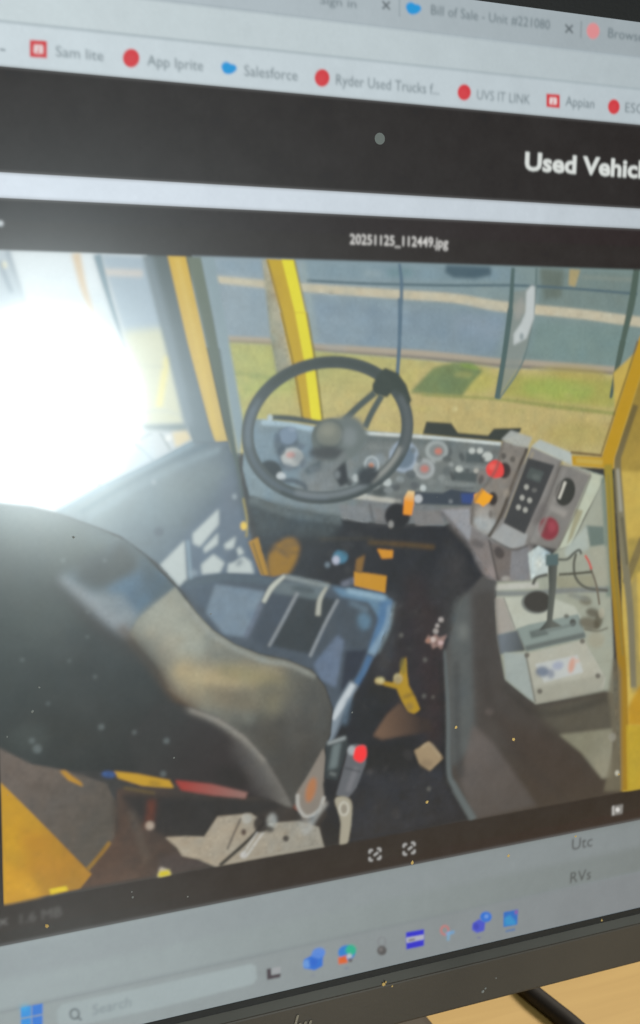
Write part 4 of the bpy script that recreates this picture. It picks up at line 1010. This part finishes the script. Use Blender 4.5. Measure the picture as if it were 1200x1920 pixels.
# taskbar
item('taskbar', 'search_box'); poly([(116, 1884), (300, 1846), (470, 1808), (480, 1812), (482, 1836), (474, 1846), (300, 1890), (120, 1930), (108, 1924), (106, 1896)], (156, 168, 170), 3)
detail(); ring(140, 1902, 8, 9, 4, (84, 94, 98), 2.2, .85); line([(146, 1908), (153, 1914)], 4, (84, 94, 98), 2.2, .85)
item('taskbar', 'search_text'); text('Search', 174, 1904, 246, 20, (112, 124, 128), 3, .75)
item('taskbar', 'start_icon')
for dx, dy in ((-11, -10), (10, -14), (-11, 12), (10, 8)): poly([(60 + dx - 10, 1908 + dy - 8), (60 + dx + 10, 1908 + dy - 12), (60 + dx + 10, 1908 + dy + 8), (60 + dx - 10, 1908 + dy + 12)], (40, 138, 214) if dx < 0 else (36, 116, 206), 2)
detail(); ell(46, 1890, 7, 6, (60, 180, 220), 5, .6)
item('taskbar', 'task_view_icon'); poly([(500, 1818), (508, 1816), (509, 1829), (526, 1826), (526, 1833), (501, 1838)], (72, 64, 72), 2.2)
detail(); poly([(510, 1816), (526, 1813), (526, 1824), (510, 1828)], (160, 162, 166), 2.2, .8)
item('taskbar', 'mail_icon'); poly([(570, 1800), (588, 1790), (606, 1784), (605, 1812), (590, 1820), (570, 1816)], (46, 112, 204), 2.4)
ell(597, 1788, 13, 10, (86, 134, 214), 2.6, .95, -20)
detail(); ell(575, 1808, 7, 8, (112, 158, 218), 3, .8); ell(588, 1805, 8, 8, (40, 100, 200), 3, .8)
item('taskbar', 'swirl_icon'); ell(650, 1787, 16, 14, (44, 124, 202), 2.4); ell(658, 1782, 10, 10, (30, 176, 140), 3)
poly([(634, 1796), (650, 1792), (652, 1806), (635, 1809)], (214, 98, 48), 2.4)
detail(); ell(655, 1794, 5, 5, (190, 196, 200), 2.6, .9); ell(657, 1801, 4, 4, (70, 50, 50), 2.4, .7)
item('taskbar', 'lock_icon'); ring(716, 1767, 7, 9, 3.5, (128, 132, 136), 2.4, .8); ell(716, 1783, 9, 9, (86, 86, 88), 2.4)
detail(); ell(714, 1781, 4, 4, (130, 128, 128), 2.4, .6)
item('taskbar', 'blue_app_icon'); poly([(761, 1749), (795, 1743), (795, 1774), (762, 1781)], (44, 46, 200), 2.2)
detail(); poly([(761, 1759), (795, 1753), (795, 1762), (762, 1769)], (176, 178, 186), 2, .95); line([(766, 1764), (778, 1762)], 4, (90, 84, 80), 2, .7)
item('taskbar', 'snip_icon'); ring(834, 1745, 7, 8, 3.5, (204, 118, 116), 2.2, .85); line([(836, 1752), (852, 1748)], 6, (110, 160, 204), 2.4, .85); line([(842, 1748), (840, 1764)], 5, (120, 170, 206), 2.4, .8)
item('taskbar', 'chat_icon'); poly([(886, 1732), (898, 1724), (910, 1728), (908, 1746), (894, 1750), (885, 1744)], (72, 84, 196), 2.4); ell(911, 1720, 11, 10, (44, 112, 206), 2.4)
detail(); ell(912, 1719, 4, 4, (120, 160, 220), 2.2, .7); ell(893, 1738, 5, 6, (52, 62, 170), 2.6, .7); ell(898, 1759, 4, 2, (110, 112, 150), 2.2, .7)
item('taskbar', 'photo_icon'); poly([(944, 1711), (971, 1706), (970, 1734), (944, 1739)], (36, 108, 190), 2.2)
detail(); poly([(946, 1736), (946, 1722), (956, 1716), (968, 1730), (966, 1735)], (52, 150, 200), 3, .8); ell(968, 1711, 3, 4, (150, 90, 160), 2.4, .8); line([(948, 1747), (966, 1743)], 4, (84, 118, 168), 2, .85)
ell(650, 1816, 5, 2, (120, 126, 150), 2.2, .7); ell(588, 1830, 5, 2, (130, 134, 150), 2.2, .6)


# ------------------------------------------------------------------ turn the painted display into screen parts
def build_display():
    # slight unevenness of the panel and of the compressed picture
    def octave(step):
        g = rng.normal(0, 1, (NY // step + 3, NX // step + 3))
        yi = np.arange(NY) / step; xi = np.arange(NX) / step
        y0, x0 = yi.astype(int), xi.astype(int); fy = (yi - y0)[:, None]; fx = (xi - x0)[None]
        return (g[y0][:, x0] * (1 - fy) * (1 - fx) + g[y0 + 1][:, x0] * fy * (1 - fx) + g[y0][:, x0 + 1] * (1 - fy) * fx + g[y0 + 1][:, x0 + 1] * fy * fx)
    # the photographed surfaces are not even: grass, tarmac, worn vinyl, dirty steel
    GRAIN = {'grass_verge': (.05, 3, 8), 'street': (.035, 3, 12), 'seat_back': (.05, 3, 10), 'door_panel': (.04, 5, 18), 'cab_floor': (.14, 4, 11),
             'console_side': (.04, 5, 16), 'floor_panel': (.08, 4, 10), 'brown_floor': (.1, 4, 9), 'beige_bracket': (.07, 3, 8), 'seat_cushion': (.05, 4, 9),
             'white_console': (.025, 4, 12), 'cover_plate': (.03, 5, 12), 'dashboard': (.05, 3, 8), 'console_base': (.045, 3, 7), 'switch_panel': (.045, 3, 6),
             'yellow_floor': (.05, 5, 14), 'tree_trunk': (.08, 3, 7), 'far_pavement': (.05, 4, 9), 'right_glass': (.04, 5, 12), 'side_box': (.03, 4, 9), 'radio_box': (.03, 4, 9)}
    for k, (part, name, label) in enumerate(ITEMS):
        if name not in GRAIN: continue
        am, s1, s2 = GRAIN[name]; msk = IDS == k
        gn = 1 + am * (.6 * octave(s1) + .8 * octave(s2))
        tint = .35 * am * octave(s2)
        for ch, sg in ((0, 1), (1, 0), (2, -1)): IMG[..., ch][msk] *= np.clip(gn + sg * tint, .4, 1.8)[msk]
    noise = 1 + .008 * octave(3) + .010 * octave(9) + .014 * octave(28)
    im = IMG * noise[..., None]
    im = np.maximum(im + .0008 * octave(4)[..., None] + .0015 * octave(14)[..., None], .0015)
    rgba = np.concatenate([im, np.ones((NY, NX, 1))], 2).reshape(-1, 4).astype(np.float32)
    org = np.array(loc(W(0, 0))); ex = np.array(W(1, 0) - W(0, 0)); ey = np.array(W(0, 1) - W(0, 0))
    UU, WW = np.meshgrid(gx, gw)
    P = (org[None] + UU.reshape(-1, 1) * ex + WW.reshape(-1, 1) * ey).astype(np.float32)
    qid = IDS[:-1, :-1].ravel()
    jj, ii = np.divmod(np.arange((NY - 1) * (NX - 1)), NX - 1)
    v0 = jj * NX + ii
    quads = np.stack([v0, v0 + NX, v0 + NX + 1, v0 + 1], 1)
    order = np.argsort(qid, kind='stable'); qs = qid[order]
    starts = np.searchsorted(qs, np.arange(len(ITEMS))); ends = np.searchsorted(qs, np.arange(len(ITEMS)), 'right')
    parts = {}
    for k, (part, name, label) in enumerate(ITEMS):
        if ends[k] - starts[k] < 4: continue
        q = quads[order[starts[k]:ends[k]]]
        used, inv = np.unique(q, return_inverse=True); inv = inv.reshape(q.shape)
        pos = P[used]; colr = rgba[used]
        extra = EXTRA.get((part, name))
        if extra:                                     # the plain rest of the desktop, to the panel's edges
            ep, eq, ec = [], [], []
            for (a0, a1, b0, b1, c) in extra:
                o = len(used) + len(ep)
                ep += [org + a * ex + b * ey for a, b in ((a0, b0), (a1, b0), (a1, b1), (a0, b1))]
                eq.append([o, o + 1, o + 2, o + 3]); ec += [list(c) + [1]] * 4
            pos = np.vstack([pos, np.array(ep, np.float32)]); inv = np.vstack([inv, np.array(eq)])
            colr = np.vstack([colr, np.array(ec, np.float32)])
        me = bpy.data.meshes.new(name)
        nv, nq = len(pos), len(inv)
        me.vertices.add(nv); me.vertices.foreach_set('co', pos.astype(np.float32).ravel())
        me.loops.add(nq * 4); me.loops.foreach_set('vertex_index', inv.ravel().astype(np.int32))
        me.polygons.add(nq); me.polygons.foreach_set('loop_start', np.arange(0, nq * 4, 4, dtype=np.int32))
        me.polygons.foreach_set('loop_total', np.full(nq, 4, np.int32))
        at = me.attributes.new('Display', 'FLOAT_COLOR', 'POINT'); at.data.foreach_set('color', colr.astype(np.float32).ravel())
        me.materials.append(M_DISP); me.update(calc_edges=True); me.validate()
        o = bpy.data.objects.new(name, me); col.objects.link(o)
        if part == name: o.parent = monitor; parts[part] = o
        else: o.parent = parts[part]
        if label: o['label'] = label
# the photo's own rim; leftover picture cells of any kind are lumped in with the cab floor
PH = [k for k, q in enumerate(ITEMS) if q[1] == 'displayed_photo'][0]; FL = [k for k, q in enumerate(ITEMS) if q[1] == 'cab_floor'][0]
IDS[IDS == PH] = FL
i0, i1 = int(math.ceil((PIC0 - CU0) * KX)), int((PIC1 - CU0) * KX); j0, j1 = int(math.ceil((W1 - T_PIC) * KY)), int((W1 - B_PIC) * KY)
IDS[j0:j0 + 3, i0:i1] = PH; IDS[j1 - 3:j1, i0:i1] = PH; IDS[j0:j1, i0:i0 + 3] = PH; IDS[j0:j1, i1 - 3:i1] = PH
build_display()

# ------------------------------------------------------------------ the monitor's body
BU0, BU1, BW0, BW1 = U0 - 15, U1 + 15, -180.1, W1 + 15
FD = -2.8                                     # front of the bezel, mm in front of the glass
GAP = 2.3
# black rebate round the glass
mesh_obj('glass_gasket', *join([box_uvd(U0 - GAP, U1 + GAP, W0 - GAP, W0, -.4, 3), box_uvd(U0 - GAP, U1 + GAP, W1, W1 + 7, -.4, 3),
    box_uvd(U0 - GAP, U0, W0, W1, -.4, 3), box_uvd(U1, U1 + GAP, W0, W1, -.4, 3)]), M_BLACK, monitor)
def frame_piece(name, u0, u1, w0, w1): return bevel(mesh_obj(name, *box_uvd(u0, u1, w0, w1, FD, 18), M_BEZEL, monitor), .0009, 3)
frame_piece('bezel_bottom', BU0, BU1, BW0, W0 - GAP - 2.2)
frame_piece('bezel_top', BU0, BU1, W1 + 7, BW1)
frame_piece('bezel_side', BU0, U0 - GAP, W0 - GAP - 2.2, W1 + 7)
frame_piece('bezel_side', U1 + GAP, BU1, W0 - GAP - 2.2, W1 + 7)
# sloping inner lip of the bottom bezel, in a paler grey than the bezel
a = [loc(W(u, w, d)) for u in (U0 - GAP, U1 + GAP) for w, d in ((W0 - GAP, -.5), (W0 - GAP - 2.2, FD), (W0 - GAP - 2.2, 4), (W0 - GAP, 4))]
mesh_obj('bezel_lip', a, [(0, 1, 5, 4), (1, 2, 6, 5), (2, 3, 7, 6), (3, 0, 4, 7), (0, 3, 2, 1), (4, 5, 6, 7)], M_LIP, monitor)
mesh_obj('panel_backing', *box_uvd(U0 - 2, U1 + 2, W0 - 2, W1 + 2, 3.2, 10), M_BLACK, monitor)
bevel(mesh_obj('back_shell', *box_uvd(BU0 + 4, BU1 - 4, BW0 + 4, BW1 - 4, 18.3, 46), M_BEZEL, monitor), .012, 4)
# stand: neck and foot
def box_w(x0, x1, y0, y1, z0, z1):
    vs = [Vector((x, y, z)) - BASE for z in (z0, z1) for y in (y0, y1) for x in (x0, x1)]
    return vs, [(0, 2, 3, 1), (4, 5, 7, 6), (0, 1, 5, 4), (2, 6, 7, 3), (0, 4, 6, 2), (1, 3, 7, 5)]
bevel(mesh_obj('stand_neck', *box_w(BASE.x - .04, BASE.x + .04, .075, .105, .014, .26), M_BEZEL, monitor), .006, 3)
bevel(mesh_obj('stand_foot', *box_w(BASE.x - .115, BASE.x + .115, -.01, .19, .0005, .0135), M_BEZEL, monitor), .005, 3)
# maker's mark on the bottom bezel: four slanted metal strokes, the first rising, the last dropping
u_l, w_l = [float(q) for q in uv(np.array(556.), np.array(1917.))]
for du, lo_, hi_ in ((-2.2, -3.4, 4.6), (-.6, -3.4, 1.6), (1.5, -3.4, 1.6), (3.4, -6.6, 1.6)):
    vs = []
    for d in (FD, FD - .35):
        for ww in (lo_, hi_):
            for e in (-.45, .45): vs.append(loc(W(u_l + du + e + ww * .27, w_l + ww, d)))
    mesh_obj('logo_stroke', vs, [(0, 1, 3, 2), (4, 6, 7, 5), (0, 4, 5, 1), (2, 3, 7, 6), (0, 2, 6, 4), (1, 5, 7, 3)], M_CHROME, monitor)

# ------------------------------------------------------------------ desk and cables
vs, fs = [], []
def plain_box(x0, x1, y0, y1, z0, z1):
    return [Vector((x, y, z)) for z in (z0, z1) for y in (y0, y1) for x in (x0, x1)], [(0, 2, 3, 1), (4, 5, 7, 6), (0, 1, 5, 4), (2, 6, 7, 3), (0, 4, 6, 2), (1, 3, 7, 5)]
desk = bevel(mesh_obj('desk', *plain_box(-.9, 1.1, -.45, .65, -.028, 0), M_WOOD), .002, 2)
desk['kind'] = 'structure'

def on_desk(x, y, z):
    r = Wdir(np.array([(x - 600) / F, (960 - y) / F, 1.])); t = (z - cpos.z) / r.z
    return cpos + r * t
def cable(name, pts, r, label):
    p = smooth_open([tuple(q) for q in pts], 10); V, Fs = [], []
    for i, q in enumerate(p):
        d = Vector(p[min(i + 1, len(p) - 1)] - p[max(i - 1, 0)]).normalized()
        s = d.cross(Vector((0, 0, 1))).normalized(); t = s.cross(d)
        for k in range(12):
            a_ = k * math.pi / 6; V.append(Vector(q) + (s * math.cos(a_) + t * math.sin(a_)) * r)
    for i in range(len(p) - 1):
        for k in range(12):
            Fs.append((i * 12 + k, i * 12 + (k + 1) % 12, (i + 1) * 12 + (k + 1) % 12, (i + 1) * 12 + k))
    Fs += [tuple(range(11, -1, -1)), tuple(range((len(p) - 1) * 12, len(p) * 12))]
    o = mesh_obj(name, V, Fs, M_CABLE, None, True)
    o['label'] = label; o['category'] = 'cable'
    return o
RC = .0042
A, B = on_desk(1006, 1868, RC), on_desk(1064, 1914, RC); D = B - A
cable('cable', [A - D * 3.2 + Vector((-.03, .02, 0)), A - D * 1.6, A, B, B + D * 2, B + D * 5 + Vector((.02, 0, 0))], RC, 'thick black cable lying across the pale wooden desk under the monitor')

# ------------------------------------------------------------------ dust and crumbs stuck to screen and bezel
def flakes(name, spots, mat, label):
    V, Fs = [], []
    for x, y, s, d in spots:
        u, w = [float(q) for q in uv(np.array(float(x)), np.array(float(y)))]
        s *= .16; k = random.randint(5, 7); a0 = random.random() * 6
        o = len(V); c = W(u, w, d - .35 * s); V.append(c)
        for i in range(k):
            aa = a0 + i * 2 * math.pi / k; rr = s * random.uniform(.65, 1.2)
            V.append(W(u + rr * math.cos(aa), w + rr * math.sin(aa), d - .02))
        for i in range(k): Fs.append((o, o + 1 + i, o + 1 + (i + 1) % k))
    o = mesh_obj(name, V, Fs, mat); o['kind'] = 'stuff'; o['label'] = label; o['category'] = 'dust'
    return o
crumbs = [(773, 1617, 4.5, -.05), (953, 1604, 4.5, -.05), (1079, 1568, 3.5, -.05), (800, 1504, 4.5, -.05), (855, 1364, 4, -.05), (963, 1386, 4, -.05),
          (88, 1736, 4, -.05), (1127, 1725, 3, -.4), (712, 1838, 4.5, -2.85), (728, 1842, 2.5, -2.85), (1160, 1452, 3, -.05), (716, 1834, 2.5, -2.85)]
flakes('crumbs', crumbs, M_CRUMB, 'tiny yellow crumbs stuck to the screen and its frame')
dust = [(897, 1852, 5, -2.85), (902, 1846, 3, -2.85), (922, 1827, 2, -2.85), (249, 1682, 2.4, -.05), (247, 1672, 1.6, -.05), (352, 1681, 1.6, -.05), (1018, 450, 2, -.05)]
for _ in range(8):
    x = random.uniform(0, 1200); y = random.uniform(460, 1700)
    dust.append((x, y, random.uniform(.6, 1.8), -.05))
for _ in range(8):
    dust.append((random.gauss(150, 170), random.gauss(1250, 220), random.uniform(.9, 2.8), -.05))
dust = [q for q in dust if -200 < q[0] < 1250 and not (q[1] < 1000 and q[0] < 420) and (q[1] > 1010 or 880 < q[1])]
flakes('dust', dust, M_DUST, 'pale dust specks scattered over the screen')
V, Fs = [], []
u, w = [float(q) for q in uv(np.array(712.), np.array(260.))]
V.append(W(u, w, -.12))
for k in range(20):
    V.append(W(u + 1.75 * math.cos(k * math.pi / 10), w + 1.75 * math.sin(k * math.pi / 10), -.04))
for k in range(20): Fs.append((0, 1 + k, 1 + (k + 1) % 20))
o = mesh_obj('dried_drop', V, Fs, M_SMEAR, None, True)
o['label'] = 'small round grey dried drop on the black page header'; o['category'] = 'spot'
